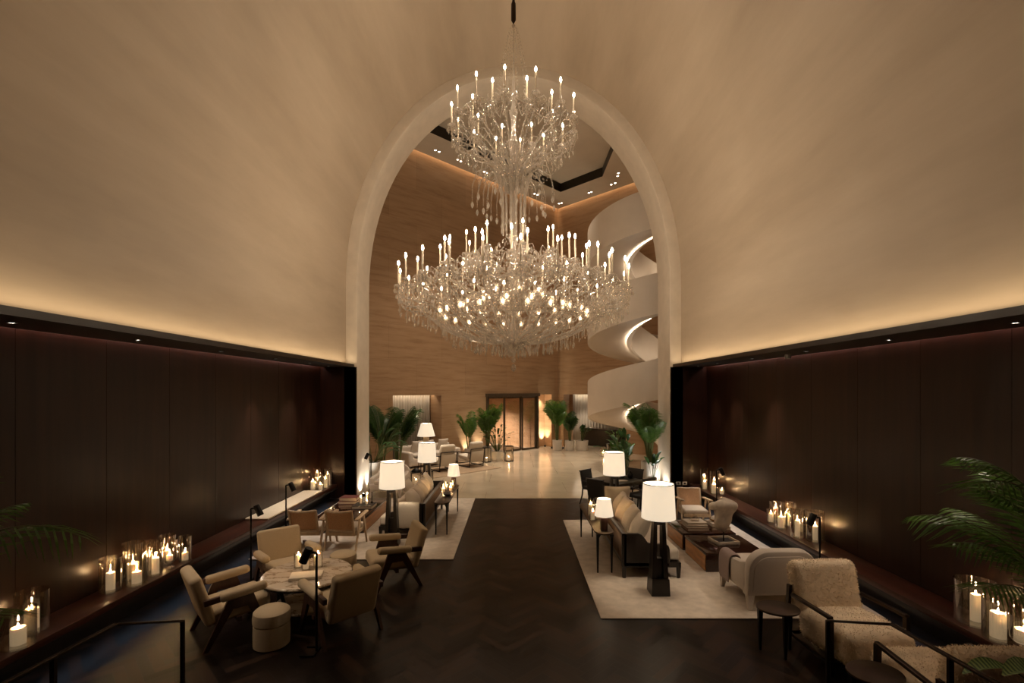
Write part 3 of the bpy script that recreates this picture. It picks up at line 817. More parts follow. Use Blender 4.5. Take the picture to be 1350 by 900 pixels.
    # beads strung between neighbouring cups
    for (r, z, n, sag) in ((2.32,4.98,24,.14), (1.95,5.2,16,.16), (1.5,5.4,14,.15), (1.0,5.7,9,.14), (1.27,8.38,14,.16), (.86,8.46,8,.15)):
        for i in range(n):
            for j in range(16):
                u = j/16; w = 2*PI*(i+u)/n + {24:.05,16:.12,14:.2,9:0,8:.3}.get(n, .1); q = sag*math.sin(PI*u)
                sw.gem((r*math.cos(w), r*math.sin(w), z-q), .015, .022)
                if j % 4 == 2: sw.gem((r*math.cos(w), r*math.sin(w), z-q-.09), .020, .055)
    tag(sw.build('crystal_swags', cr, t), kind='stuff')
    return t
M['candle_tube'] = plain('ivory_candle_tube', (.70,.58,.42), .5)
chandelier()

# ------------------------------------------------------------------ furniture makers (local: front +Y, floor z=0)
def lounge_armchair(name, label, group):
    t = thing(name, label, 'armchair', group=group)
    c = M['cream']
    MB().rbox((0,0,0), (.60,.66,.17), .055, 3, 3, .02, T(0,.06,.36) @ RX(5)).build('seat_cushion', c, t)
    MB().rbox((0,0,0), (.62,.13,.62), .05, 3, 2, 0, T(0,-.34,.555) @ RX(17)).build('backrest', c, t)
    for s in (-1, 1):
        MB().rbox((0,0,0), (.115,.52,.105), .045, 3, 2, 0, T(s*.365,.06,.60) @ RX(4)).build('armrest', c, t)
        MB().rbox((0,0,0), (.05,.17,.07), .008, 1, 1, 0, T(s*.365,-.27,.57) @ RX(4)).build('arm_bracket', M['walnut'], t)
        mb = MB()
        for yb in (.33, -.34):
            mb.taper((s*.365, yb, 0), (.036,.05), (s*.365, .03 + (.07 if yb > 0 else -.07), .555), (.036,.13))
        mb.taper((s*.365,.03,.42), (.034,.16), (s*.365,.03,.555), (.034,.26))
        mb.build('leg_frame', M['walnut'], t)
    MB().box((0,.02,.27), (.70,.05,.05)).build('cross_rail', M['walnut'], t)
    return t
def cane_chair(name, label, group):
    t = thing(name, label, 'armchair', group=group); w = M['light_wood']
    MB().rbox((0,.03,.37), (.50,.50,.09), .03, 3, 3, .02).build('seat_cushion', M['tan_cushion'], t)
    f = MB()
    f.box((0,.28,.30), (.54,.04,.06)); f.box((0,-.22,.30), (.54,.04,.06))
    for s in (-1, 1): f.box((s*.25,.03,.30), (.04,.52,.06))
    f.build('seat_frame', w, t)
    Mb = T(0,-.24,.36) @ RX(16)
    b = MB()
    for s in (-1, 1): b.rbox((s*.245,0,.20), (.04,.035,.46), .008, 1, 1, 0, Mb)
    pts = [(-.245+.49*i/8, -.05*math.sin(PI*i/8), .42) for i in range(9)]; b.tube(pts, .022, 6, Mb)
    pts = [(-.245+.49*i/8, -.03*math.sin(PI*i/8), .03) for i in range(9)]; b.tube(pts, .018, 6, Mb)
    b.build('back_frame', w, t)
    vs = []; n = 8
    for y0 in (0, .012):
        for i in range(n+1):
            x = -.225+.45*i/n; vs += [(x, y0-.03*math.sin(PI*i/n), .04), (x, y0-.05*math.sin(PI*i/n), .41)]
    m_ = 2*(n+1); fs = []
    for i in range(n):
        fs += [(2*i, 2*i+2, 2*i+3, 2*i+1), (m_+2*i+1, m_+2*i+3, m_+2*i+2, m_+2*i)]
        fs += [(2*i+1, 2*i+3, m_+2*i+3, m_+2*i+1), (2*i+2, 2*i, m_+2*i, m_+2*i+2)]
    MB().add(vs, fs, Mb).build('back_panel', M['cane'], t)
    for s in (-1, 1):
        MB().rbox((0,0,0), (.075,.56,.032), .012, 2, 1, 0, T(s*.30,.02,.60) @ RX(5)).build('armrest', w, t)
        for yb, yt in ((.30,.10), (-.30,-.06)):
            MB().taper((s*.30, yb, 0), (.028,.035), (s*.30, yt, .59), (.03,.06)).build('leg', w, t)
    return t
def pedestal_lamp(name, label, group):
    t = thing(name, label, 'lamp', group=group); d = M['dark_wood']
    MB().taper((0,0,0), (.27,.27), (0,0,.24), (.25,.25)).build('base', d, t)
    p = MB()
    for s in (-1, 1):
        p.taper((s*.085,0,.24), (.07,.19), (s*.060,0,1.06), (.05,.13))
    p.taper((0,0,.24), (.10,.10), (0,0,.52), (.09,.09))
    p.build('post', d, t)
    MB().taper((0,0,1.02), (.175,.14), (0,0,1.10), (.17,.13)).build('head_block', d, t)
    MB().lathe([(0,1.10), (.02,1.10), (.02,1.25), (.012,1.27), (.012,1.30), (0,1.30)], 10).build('socket', M['brass'], t)
    sh = MB().lathe([(.246,1.11), (.222,1.62), (.218,1.62), (.242,1.11)], 40, close=True).build('lamp_shade', M['shade'], t)
    r_ = MB(); r_.lathe([(.223,1.612), (.2235,1.622), (.218,1.622), (.217,1.612)], 40, close=True); r_.tube([(-.22,0,1.60), (.22,0,1.60)], .003, 4)
    r_.build('shade_ring', M['black_metal'], sh)
    MB().lathe([(0,1.30), (.02,1.31), (.035,1.36), (.02,1.41), (0,1.42)], 12).build('bulb', M['lamp_bulb'], t)
    return t
M['lamp_bulb'] = emit('lamp_bulb', (1,.75,.48), 25, False)
def lamp_light(loc, z, e): light('POINT', 'lamp_light', (loc[0], loc[1], z), e, (1,.80,.58), .05)
def table_lamp(name, label, group, base_mat, bh=.22, bw=.11, r0=.155, r1=.112, sh=.28):
    t = thing(name, label, 'lamp', group=group)
    MB().rbox((0,0,bh/2), (bw,bw*.85,bh), .008, 1).build('base', base_mat, t)
    MB().lathe([(0,bh), (.008,bh), (.008,bh+.07), (0,bh+.07)], 8).build('neck', M['brass'], t)
    MB().lathe([(r0,bh+.03), (r1,bh+.03+sh), (r1-.004,bh+.03+sh), (r0-.004,bh+.03)], 32, close=True).build('lamp_shade', M['shade'], t)
    MB().lathe([(0,bh+.07), (.02,bh+.08), (.028,bh+.12), (0,bh+.16)], 12).build('bulb', M['lamp_bulb'], t)
    return t
def reading_lamp(name, label, group, head_side=1):
    t = thing(name, label, 'lamp', group=group); b = M['black_metal']
    u = head_side*.15; MB().box((0,0,.009), (.024,.22,.018)).box((u/2,-.10,.009), (.15,.022,.018)).box((u/2,.10,.009), (.15,.022,.018)).build('base', b, t)
    MB().tube([(0,0,.01), (0,0,1.12), (0,0,1.135), (head_side*.01,0,1.145), (head_side*.10,0,1.145)], .015, 8).build('pole', b, t)
    Mh = T(head_side*.12,0,1.115) @ RY(head_side*(-25))
    MB().lathe([(0,.09), (.042,.09), (.048,.078), (.048,-.09), (.041,-.09), (.041,-.072), (0,-.072)], 16, Mh).build('lamp_head', b, t)
    MB().lathe([(0,-.075), (.040,-.075)], 14, Mh).build('lens', M['down'], t)
    return t
def sofa(name, label, Ln, rz, loc, far_step=True):
    t = thing(name, label, 'sofa', loc, rz); d = M['dark_wood']; h = Ln/2
    f = MB(); f.box((0,.02,.215), (Ln,.90,.07)); f.box((0,.46,.215), (Ln,.03,.08)); f.build('base_rail', d, t)
    for x in (-h+.05, h-.05):
        for y in (-.42, .45): MB().taper((x, y, 0), (.045,.045), (x, y, .20), (.07,.06)).build('leg', d, t)
    MB().rbox((0,-.40,.47), (Ln-.10,.08,.44), .02, 2).build('back_panel', M['brown_fab'], t)
    fr = MB(); fr.box((0,-.435,.70), (Ln,.05,.035))
    for x in (-h+.025, h-.025): fr.box((x,-.43,.45), (.05,.07,.52))
    fr.build('back_frame', d, t)
    side = [(-.44,.19), (.30,.19), (.30,.46), (.28,.52), (.22,.55), (.02,.55), (-.05,.57), (-.09,.63), (-.14,.69), (-.20,.715), (-.44,.715)]
    for x in (-h+.03, h-.03):
        # outline lies in local YZ
        Ms = Matrix(((0,0,1,x), (1,0,0,0), (0,1,0,0), (0,0,0,1)))
        MB().extrude(side, .06, Ms, 0, .012).build('side_panel', d, t)
    n = 2 if Ln < 2.6 else 2; wd = (Ln-.14)/n
    for i in range(n):
        MB().rbox((-h+.07+wd*(i+.5), .06, .345), (wd-.008,.84,.19), .05, 3, 4, .03).build('seat_cushion', M['cream2'], t)
    return t
def cushion(label, loc, rz, tilt, size=(.50,.46,.15), mat='cushion', group=None, roll=0):
    o = MB().rbox((0,0,0), (size[0], size[1], size[2]*.45), size[2]*.2, 2, 5, size[2]*.42, I4, 0, .14).build('cushion', M[mat], None, True, 70)
    o.location = loc; o.rotation_euler = (math.radians(tilt), math.radians(roll), math.radians(rz)); o.rotation_mode = 'XYZ'
    return tag(o, label, 'cushion', group)
def console(name, label, loc, rz, Ln, group):
    t = thing(name, label, 'console table', loc, rz, group); h = Ln/2; w_ = .16
    out = [(h-.16,-w_), (h-.05,-w_*.75), (h,-.05), (h,.05), (h-.05,w_*.75), (h-.16,w_), (-h+.16,w_), (-h+.05,w_*.75), (-h,.05), (-h,-.05), (-h+.05,-w_*.75), (-h+.16,-w_)]
    MB().extrude(out, .03, T(0,0,.655), 0, .006).build('table_top', M['bronze_top'], t)
    for x in (-h+.10, h-.10):
        for y in (-.115, .115):
            mb = MB(); mb.taper((x, y, 0), (.022,.022), (x, y, .64), (.045,.045)); mb.taper((x, y, .57), (.04,.04), (x, y*.9, .64), (.11,.07)); mb.build('leg', M['black_metal'], t)
    return t
def pot_profile(r, h): return [(0,0), (r*.86,0), (r*.90,.01), (r,h-.02), (r,h), (r*.92,h), (r*.90,h-.06)]

# ------------------------------------------------------------------ plants
def frond(mb, st, base, az, L, lift, droop, rnd, width=.32, leaf_w=.022, npair=22, start=.28):
    """one arching feather frond; leaflets go to mb, rachis to st"""
    ca, sa = math.cos(az), math.sin(az); pts = []
    el = lift; p = Vector(base); n = 14; seg = L/n
    for i in range(n+1):
        pts.append(p.copy()); p = p + Vector((ca*math.cos(el), sa*math.cos(el), math.sin(el)))*seg; el -= droop/n*(.4+1.2*i/n)
    st.tube(pts, [.011*(1-.8*i/n)+.002 for i in range(n+1)], 4)
    side = Vector((-sa, ca, 0))
    for k in range(npair):
        u = start + (1-start)*k/(npair-1); f = u*n; i = min(n-1, int(f)); q = pts[i].lerp(pts[i+1], f-i)
        tan = (pts[i+1]-pts[i]).normalized(); up = side.cross(tan)
        ll = width*L*(math.sin(PI*min(1, (u-start)/(1-start)*.85+.12)))**.7*(.85+.3*rnd.random())
        for s in (-1, 1):
            d = (side*s*.70 + tan*.68 + up*.22).normalized()
            mid = q + d*ll*.5 + Vector((0,0,-.02*ll)); tip = q + d*ll + Vector((0,0,-.24*ll))
            wv = tan*leaf_w
            mb.add([q-wv*.35, q+wv*.35, mid+wv*.5, mid-wv*.5, tip], [(0,1,2,3), (3,2,4)])
    return pts[-1]
def palm(name, label, loc, height, spread, nf, seed, pot=None, mat='leaf', group=None, fr=None, leaf_w=.03, npair=20, cat='potted palm', pot_mat='planter', width=.36, keep=None):
    t = thing(name, label, cat, loc, 0, group); rnd = random.Random(seed); z0 = 0
    if pot:
        r, h = pot; z0 = h-.05
        MB().lathe(pot_profile(r, h), 28).build('planter', M[pot_mat], t); MB().lathe([(0,h-.05), (r*.9,h-.05)], 20).build('soil', M['soil'], t)
    fo, st = MB(), MB()
    H = height - z0
    if fr:
        for (azd, zc, Lf, lf, dr) in fr:
            az = math.radians(azd); ox, oy = .05*math.cos(az), .05*math.sin(az)
            st.tube([(ox,oy,z0-.02), (ox*1.6,oy*1.6,zc*.6), (ox*2,oy*2,zc)], [.016,.013,.011], 5)
            frond(fo, st, (ox*2,oy*2,zc), az, Lf, math.radians(lf), math.radians(dr), rnd, width, leaf_w, npair, .12)
    for i in range(0 if fr else nf):
        u = rnd.random(); L = H*(.55+.30*rnd.random()); sc = 1.0
        for tr in range(14):
            az = 2*PI*i/nf*2.4 + rnd.random()*(.8+tr*.5); reach = L*spread*.70
            if keep is None or keep(loc[0]+math.cos(az)*reach, loc[1]+math.sin(az)*reach): break
        else: sc = .4
        ox, oy = .06*math.cos(az), .06*math.sin(az); stem_h = H*(.18+.30*rnd.random())
        st.tube([(ox,oy,z0-.02), (ox*1.6,oy*1.6,z0+stem_h*.6), (ox*2,oy*2,z0+stem_h)], [.018,.014,.011], 5)
        frond(fo, st, (ox*2,oy*2,z0+stem_h), az, L*sc, math.radians(80+8*u), math.radians(28+52*rnd.random()*spread), rnd, width, leaf_w, npair)
    fo.build('fronds', M[mat], t, False); st.build('stems', M['stem'], t)
    return t
def broad_plant(name, label, loc, height, nl, seed, pot=None, mat='leaf_broad', leaf_l=.3, leaf_w=.12, cat='potted plant', pot_mat='planter', group=None, lift=(35,80), keep=None):
    t = thing(name, label, cat, loc, 0, group); rnd = random.Random(seed); z0 = 0
    if pot:
        r, h = pot; z0 = h-.04
        MB().lathe(pot_profile(r, h), 24).build('planter', M[pot_mat], t); MB().lathe([(0,h-.04), (r*.9,h-.04)], 18).build('soil', M['soil'], t)
    lv, st = MB(), MB(); H = height - z0
    for i in range(nl):
        az = 2.39996*i + rnd.random()*.5; el = math.radians(rnd.uniform(*lift)); l = H*rnd.uniform(.45,.95)
        for tr in range(12):
            rc = l*math.cos(el)+leaf_l
            if keep is None or keep(loc[0]+math.cos(az)*rc, loc[1]+math.sin(az)*rc): break
            az += .9+.3*rnd.random()
        b = Vector((.03*math.cos(az), .03*math.sin(az), z0)); d = Vector((math.cos(az)*math.cos(el), math.sin(az)*math.cos(el), math.sin(el)))
        p1 = b + d*l*.6; p2 = b + d*l
        st.tube([b, p1, p2], [.007,.006,.004], 4)
        side = Vector((-math.sin(az), math.cos(az), 0)); fw = (d + Vector((0,0,-.5))).normalized()
        ll = leaf_l*rnd.uniform(.7,1.15); ww = leaf_w*rnd.uniform(.8,1.1); prev = None; vs = []; n = 6
        dirv = fw.copy(); q = p2.copy()
        for k in range(n+1):
            u = k/n; wv = side*ww*.5*math.sin(PI*min(1, u*.92+.06))**.8; dn = Vector((0,0,.25*ww))
            vs += [q-wv+dn*math.sin(PI*u), q, q+wv+dn*math.sin(PI*u)]
            q = q + dirv*ll/n; dirv = (dirv + Vector((0,0,-.14))).normalized()
        fs = []
        for k in range(n): fs += [(3*k, 3*k+1, 3*k+4, 3*k+3), (3*k+1, 3*k+2, 3*k+5, 3*k+4)]
        lv.add(vs, fs)
    lv.build('leaves', M[mat], t, True, 80); st.build('stems', M['stem'], t)
    return t

# ------------------------------------------------------------------ candles
ORD = ['first','second','third','fourth','fifth','sixth','seventh','eighth','ninth']
def candle_obj(loc, r, h, label, group):
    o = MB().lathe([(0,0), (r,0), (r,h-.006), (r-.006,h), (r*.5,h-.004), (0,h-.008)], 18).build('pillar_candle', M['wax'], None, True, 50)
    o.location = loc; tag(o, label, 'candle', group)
    MB().tube([(0,0,h-.01), (0,0,h+.012)], .002, 4).build('wick', M['wick'], o)
    MB().lathe([(0,h+.004), (.005,h+.010), (.0068,h+.018), (.004,h+.030), (0,h+.042)], 8).build('flame', M['flame'], o)
    return o
def glass_obj(loc, r, h, label, group, style='cyl'):
    e = .004
    if style == 'cyl': pr = [(0,0), (r*.97,0), (r,.008), (r,h), (r-e,h), (r-e,.02), (0,.016)]
    elif style == 'foot': pr = [(0,0), (r*.62,0), (r*.62,.01), (r*.22,.03), (r*.2,.06), (r*.6,.085), (r*.95,.14), (r,.20), (r,h), (r-e,h), (r-e,.20), (r*.9,.145), (r*.55,.10), (0,.092)]
    else: pr = [(0,0), (r*.5,0), (r*.85,h*.22), (r,h*.5), (r*.9,h*.8), (r*.68,h), (r*.66,h), (r*.88,h*.8), (r-e,h*.5), (r*.82,h*.22), (r*.4,.012), (0,.012)]
    o = MB().lathe(pr, 28).build({'cyl':'glass_cylinder','foot':'footed_glass_vase','egg':'round_glass_votive'}[style], M['glass'], None, True, 45)
    o.location = loc; return tag(o, label, 'candle holder', group)
def candle_cluster(place, z, items):
    """items: (x, y, glass r, glass h, candle r, candle h, style) or glass r None; ordered left to right as seen"""
    items = sorted(items, key=lambda q: q[0]/q[1])
    n = len(items)
    for i, (x, y, gr, gh, cr_, ch, style) in enumerate(items):
        od = ORD[i]
        if n == 1: od = 'only'
        kind = {'cyl':'clear glass cylinder','foot':'footed clear glass vase','egg':'rounded glass votive'}[style]
        if gr: glass_obj((x, y, z), gr, gh, f'{kind}, {od} from left {place}', f'candle glasses {place}', style)
        zz = z + {'cyl':.0205,'foot':.105,'egg':.016}[style]
        if cr_: candle_obj((x, y, zz), cr_, ch, f'lit candle in the {od} glass from left {place}', f'candles {place}')

# ------------------------------------------------------------------ rugs and mats
def rug(label, x0, x1, y0, y1, mat='rug', rz=0, name='area_rug'):
    o = MB().rbox((0,0,.009), (x1-x0, y1-y0, .018), .007, 2).build(name, M[mat]); o.location = ((x0+x1)/2, (y0+y1)/2, 0); o.rotation_euler = (0,0,math.radians(rz))
    return tag(o, label, 'rug')
rug('large cream rug under the left sofa and its coffee table', -4.72, -1.07, 8.60, 13.50)
rug('large cream rug under the right sofa and the two low dark tables', 1.15, 4.90, 6.36, 11.22)
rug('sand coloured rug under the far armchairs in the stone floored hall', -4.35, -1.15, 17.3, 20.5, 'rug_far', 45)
RT = .018    # rug thickness
o = MB().rbox((0,0,.02), (.47,2.75,.035), .012, 2).build('bench_pad', M['pad']); o.location = (-5.18, 11.12, .402)
tag(o, 'long pale cream pad lying on the wooden ledge by the left dark wall', 'bench pad')

# ------------------------------------------------------------------ left group round the marble table
G = 'cream armchairs round the marble table'
A = lounge_armchair('lounge_armchair', 'cream armchair with splayed dark legs, left of the marble table, facing away to the right', G)
A.location = (-3.54, 6.04, 0); A.rotation_euler = (0,0,math.radians(face(.72,.69)))
dup(A, (-3.42,7.30,0), face(.66,-.75), 'cream armchair behind the marble table, its seat and front turned towards us', G)
dup(A, (-1.90,7.66,0), face(-.90,-.44), 'cream armchair at the edge of the left rug, seen from its side facing left', G)
dup(A, (-2.17,6.08,0), face(-.72,.69), 'cream armchair right of the marble table, seen from behind', G)
t = thing('marble_table', 'round veined marble table with a dark rim between four cream armchairs', 'table', (-2.80,6.57,0), 0)
MB().lathe([(0,.505), (.565,.505), (.578,.515), (.578,.53), (.568,.54), (0,.54)], 56).build('table_top', M['marble'], t)
MB().lathe([(.51,.485), (.573,.49), (.581,.505), (.51,.505)], 56, close=True).build('rim', M['black_metal'], t)
MB().lathe([(0,.12), (.40,.12), (.41,.13), (.41,.145), (.40,.155), (0,.155)], 48).build('lower_shelf', M['marble'], t)
for k in range(4):
    w = math.radians((15,85,170,255)[k]); c_, s_ = math.cos(w), math.sin(w)
    MB().tube([(.47*c_,.47*s_,0), (.44*c_,.44*s_,.14), (.44*c_,.44*s_,.30), (.49*c_,.49*s_,.44), (.55*c_,.55*s_,.495)], [.018,.022,.024,.024,.02], 8).build('leg', M['black_metal'], t)
def pouf(label):
    t = thing('pouf', label, 'pouf', group='cream poufs')
    MB().lathe([(0,0), (.185,0), (.20,.012), (.203,.15), (.20,.258), (.19,.268)], 36).build('body', M['cream'], t)
    MB().lathe([(.19,.268), (.205,.278), (.208,.34), (.20,.40), (.17,.425), (0,.432)], 36).build('seat', M['cream'], t)
    return t
P = pouf('round cream pouf in front of the marble table beside the left armchair'); P.location = (-2.87,5.74,0)
dup(P, (-2.72,7.72,0), 0, 'round cream pouf behind the marble table at the edge of the rug', 'cream poufs')
candle_cluster('on the marble table', .541, [(-3.00,6.75,.062,.20,.040,.16,'cyl'), (-2.86,6.66,.058,.15,.038,.10,'cyl'), (-2.74,6.78,.064,.21,.042,.165,'cyl')])
o = MB().rbox((0,0,.02), (.40,.24,.04), .005, 1).build('book', M['paper']); o.location = (-2.74,6.40,.541); o.rotation_euler = (0,0,math.radians(14))
tag(o, 'thick pale book lying flat on the marble table in front of its candles', 'book')

L1 = reading_lamp('reading_lamp', 'slim black reading lamp standing before the marble table, its head turned left', 'slim black reading lamps', -1)
L1.location = (-2.265,5.56,0)
LB = reading_lamp('reading_lamp', 'slim black reading lamp at the corner of the left rug beside the cream armchairs', 'slim black reading lamps', 1)
LB.location = (-4.16,7.66,0)
dup(LB, (-4.45,9.46,RT), 0, 'slim black reading lamp between the pale ledge pad and the cane chairs', 'slim black reading lamps')
dup(L1, (-4.14,14.05,0), 0, 'slim black reading lamp against the white left arch jamb', 'slim black reading lamps')
dup(L1, (4.46,7.04,RT), 0, 'slim black reading lamp behind the shearling armchair, near the right ledge', 'slim black reading lamps')
dup(LB, (4.78,11.38,0), 0, 'slim black reading lamp beside the far candles of the right ledge', 'slim black reading lamps')

K = cane_chair('cane_armchair', 'pale wood armchair seen from behind at the left rug, nearer the wall of the two', 'pale wood cane armchairs')
K.location = (-3.93,9.32,RT); K.rotation_euler = (0,0,math.radians(2))
dup(K, (-3.22,9.30,RT), -3, 'pale wood armchair seen from behind, right one of the two at the left coffee table', 'pale wood cane armchairs')
dup(K, (3.98,10.72,RT), 176, 'pale wood armchair facing us behind the right low tables', 'pale wood cane armchairs')

def block_table(name, label, x0, x1, y0, y1, h, amber_sd, group):
    t = thing(name, label, 'coffee table', ((x0+x1)/2, (y0+y1)/2, RT), 0, group); sx, sy = x1-x0, y1-y0
    MB().rbox((0,0,h-.02), (sx, sy, .04), .006, 1).build('table_top', M['macassar'], t)
    MB().box((0,0,(h-.04)/2), (sx-.02, sy-.02, h-.04)).build('body', M['macassar'], t)
    MB().box((amber_sd*(sx/2-.008),0,(h-.04)/2), (.012, sy-.07, h-.07)).build('side_panel', M['amber_wood'], t)
    return t
block_table('coffee_table', 'long low dark glossy table with an amber side, left of the left sofa', -4.2, -3.14, 10.15, 12.1, .32, 1, 'low glossy coffee tables')
block_table('coffee_table', 'low dark glossy table under the stone torso, nearer of the right pair', 3.17, 4.17, 7.97, 8.96, .32, -1, 'low glossy coffee tables')
block_table('coffee_table', 'low dark glossy table carrying stacks of books, farther of the right pair', 3.17, 4.17, 9.06, 10.0, .32, -1, 'low glossy coffee tables')
TZ = RT+.321
def book(label, loc, size, mat, rz=0, name='book'):
    t = thing(name, label, 'book', loc, rz)
    MB().box((0,0,size[2]/2), (size[0]-.012, size[1]-.012, size[2]-.008)).build('pages', M['paper'], t)
    c = MB(); c.box((0,0,.003), (size[0], size[1], .006)); c.box((0,0,size[2]-.003), (size[0], size[1], .006)); c.box((-size[0]/2+.003,0,size[2]/2), (.006, size[1], size[2]))
    c.build('cover', M[mat], t); return t
book('lower oxblood book of the stack on the left coffee table', (-3.92,11.55,TZ), (.44,.34,.07), 'red_cloth', 4)
book('upper oxblood book of the stack on the left coffee table', (-3.90,11.56,TZ+.0715), (.42,.32,.075), 'red_cloth', -3)
book('wide black book under the candles on the left coffee table', (-3.42,11.10,TZ), (.46,.40,.07), 'black_cloth', 0)
candle_cluster('on the left coffee table', TZ+.071, [(-3.52,11.14,.04,.20,.026,.13,'cyl'), (-3.36,11.06,.045,.15,.03,.07,'egg'), (-3.40,11.22,.04,.24,.026,.18,'cyl')])
o = MB().lathe([(0,0), (.03,0), (.034,.02), (.012,.05), (.010,.24), (.016,.26), (.013,.26), (.006,.24), (0,.22)], 14).build('bud_vase', M['black_metal']); o.location = (-3.28,11.2,TZ+.071)
tag(o, 'thin dark stem vase beside the candles on the black book', 'vase')
# right tables
book('lower pale book under the crystal box on the farther right table', (3.52,9.38,TZ), (.42,.34,.05), 'tan_cloth', 2)
book('middle pale book under the crystal box on the farther right table', (3.51,9.38,TZ+.0515), (.40,.33,.05), 'ivory_cloth', -2)
book('top white book under the crystal box on the farther right table', (3.51,9.39,TZ+.103), (.38,.31,.045), 'ivory_cloth', 3)
t = thing('crystal_box', 'small pyramid lidded crystal box on the left book stack of the farther table', 'box', (3.51,9.40,TZ+.149))
MB().rbox((0,0,.03), (.15,.15,.06), .008, 1).build('box_body', M['glass'], t); MB().taper((0,0,.062), (.14,.14), (0,0,.13), (.02,.02)).build('lid', M['glass'], t)
book('lower pale book under the brass bowl on the farther right table', (3.98,9.42,TZ), (.36,.34,.06), 'tan_cloth', 0)
book('upper pale book under the brass bowl on the farther right table', (3.97,9.43,TZ+.0615), (.34,.32,.06), 'ivory_cloth', 3)
t = thing('brass_bowl', 'round brass bowl with a pale mound on the right book stack', 'bowl', (3.96,9.44,TZ+.123))
MB().lathe([(0,0), (.07,0), (.12,.03), (.135,.055), (.125,.055), (.07,.015), (0,.012)], 28).build('bowl', M['brass'], t); MB().lathe([(.11,.04), (.09,.085), (.04,.115), (0,.12)], 20).build('mound', M['ivory_cloth'], t)
t = thing('torso_sculpture', 'pale stone torso fragment on a dark rod and square tray, on the nearer right table', 'sculpture', (3.70,8.52,TZ), 8)
mb = MB(); mb.box((0,0,.012), (.40,.36,.024)); mb.build('tray', M['black_cloth'], t)
mb = MB()
for c, s in (((0,.17,.03), (.40,.02,.06)), ((0,-.17,.03), (.40,.02,.06)), ((.19,0,.03), (.02,.36,.06)), ((-.19,0,.03), (.02,.36,.06))): mb.box(c, s)
mb.build('tray_rim', M['stone'], t); MB().tube([(0,0,.02), (0,0,.24)], .012, 8).build('rod', M['black_metal'], t)
prof = [(.0,.150,-.03),(.04,.085,-.03),(.10,.115,-.03),(.18,.14,-.02),(.26,.13,-.01),(.33,.15,0),(.40,.19,.01),(.46,.21,.01),(.51,.18,-.01),(.545,.10,-.04),(.555,.02,-.06)]
vs, fs = [], []; nn = 20; rr = random.Random(5)
for i, (z, r, ox) in enumerate(prof):
    if i == 0: r = .03
    for j in range(nn):
        w = 2*PI*j/nn; k_ = 1 + .10*math.sin(3*w+z*7) + .07*math.sin(5*w-z*17) + .06*math.sin(2*w+1+z*5)
        vs.append((ox+r*k_*math.cos(w)*1.08, r*k_*math.sin(w)*.72, .20+z+.02*math.sin(w*2)+ (.03*math.cos(w) if z > .4 else 0)))
for i in range(len(prof)-1):
    for j in range(nn): fs.append((i*nn+j, i*nn+(j+1) % nn, (i+1)*nn+(j+1) % nn, (i+1)*nn+j))
fs += [tuple(range(nn-1,-1,-1)), tuple((len(prof)-1)*nn+j for j in range(nn))]
mb = MB().add(vs, fs); mb.rbox((-.18,0,.645), (.17,.14,.14), .065, 3, 1, 0, T(0,0,0) @ RY(0))
o = mb.build('torso', M['stone'], t, True, 80); mm = o.modifiers.new('smooth', 'SUBSURF'); mm.levels = 1; mm.render_levels = 2

# ------------------------------------------------------------------ pedestal lamps
PL = pedestal_lamp('pedestal_lamp', 'tall dark pedestal lamp with lit white drum shade, before the right sofa', 'dark pedestal lamps')
spots = [((2.145,7.16,RT), None), ((2.26,10.86,RT), 'dark pedestal lamp with lit shade in front of the dark dining table'),
         ((-2.36,9.40,RT), 'dark pedestal lamp with lit shade at the near end of the left sofa'), ((-2.30,12.86,RT), 'dark pedestal lamp with lit shade at the far end of the left sofa')]
for i, (p, lb) in enumerate(spots):
    if i == 0: PL.location = p
    else: dup(PL, p, 0, lb, 'dark pedestal lamps')
    lamp_light(p, p[2]+1.46, 26)

# ------------------------------------------------------------------ sofas, cushions, consoles
sofa('dark_framed_sofa', 'dark framed sofa with ivory seat on the right rug, its back to the aisle', 2.62, -90, (2.19,9.0,RT))
sofa('dark_framed_sofa', 'dark framed sofa with ivory seat on the left rug, its back to the aisle', 2.56, 90, (-2.24,11.02,RT))
CG = 'cushions on the right sofa'
cushion('ecru cushion at the near end of the right sofa', (2.10,8.06,.735), -86, 62, (.45,.46,.22), 'cushion', CG)
cushion('large ecru cushion second from the near end of the right sofa', (2.08,8.56,.745), -94, 64, (.46,.48,.23), 'cushion', CG)
cushion('honey coloured cushion in the middle of the right sofa', (2.08,9.07,.755), -86, 66, (.46,.50,.22), 'tan_cushion', CG)
cushion('ecru cushion leaning past the middle of the right sofa', (2.10,9.56,.755), -98, 66, (.45,.50,.22), 'cushion', CG)
cushion('square ecru cushion standing upright at the far end of the right sofa', (2.16,10.10,.775), 178, 76, (.54,.52,.18), 'cushion', CG)
CG = 'cushions on the left sofa'
for i, (y, lb) in enumerate(((10.12,'honey cushion nearest the throw on the left sofa'), (10.56,'second honey cushion from the throw along the left sofa back'), (11.0,'third honey cushion from the throw along the left sofa back'), (11.44,'fourth honey cushion from the throw along the left sofa back'))):
    cushion(lb, (-2.10,y,.735), 89+2*(i % 2), 62, (.42,.44,.23), 'tan_cushion', CG)
cushion('pale cushion in front of the honey row on the left sofa', (-2.46,11.35,.72), 74, 58, (.42,.44,.17), 'cushion', CG)
cushion('pale cushion at the far end of the left sofa', (-2.12,11.93,.755), 94, 66, (.46,.48,.20), 'cushion', CG)
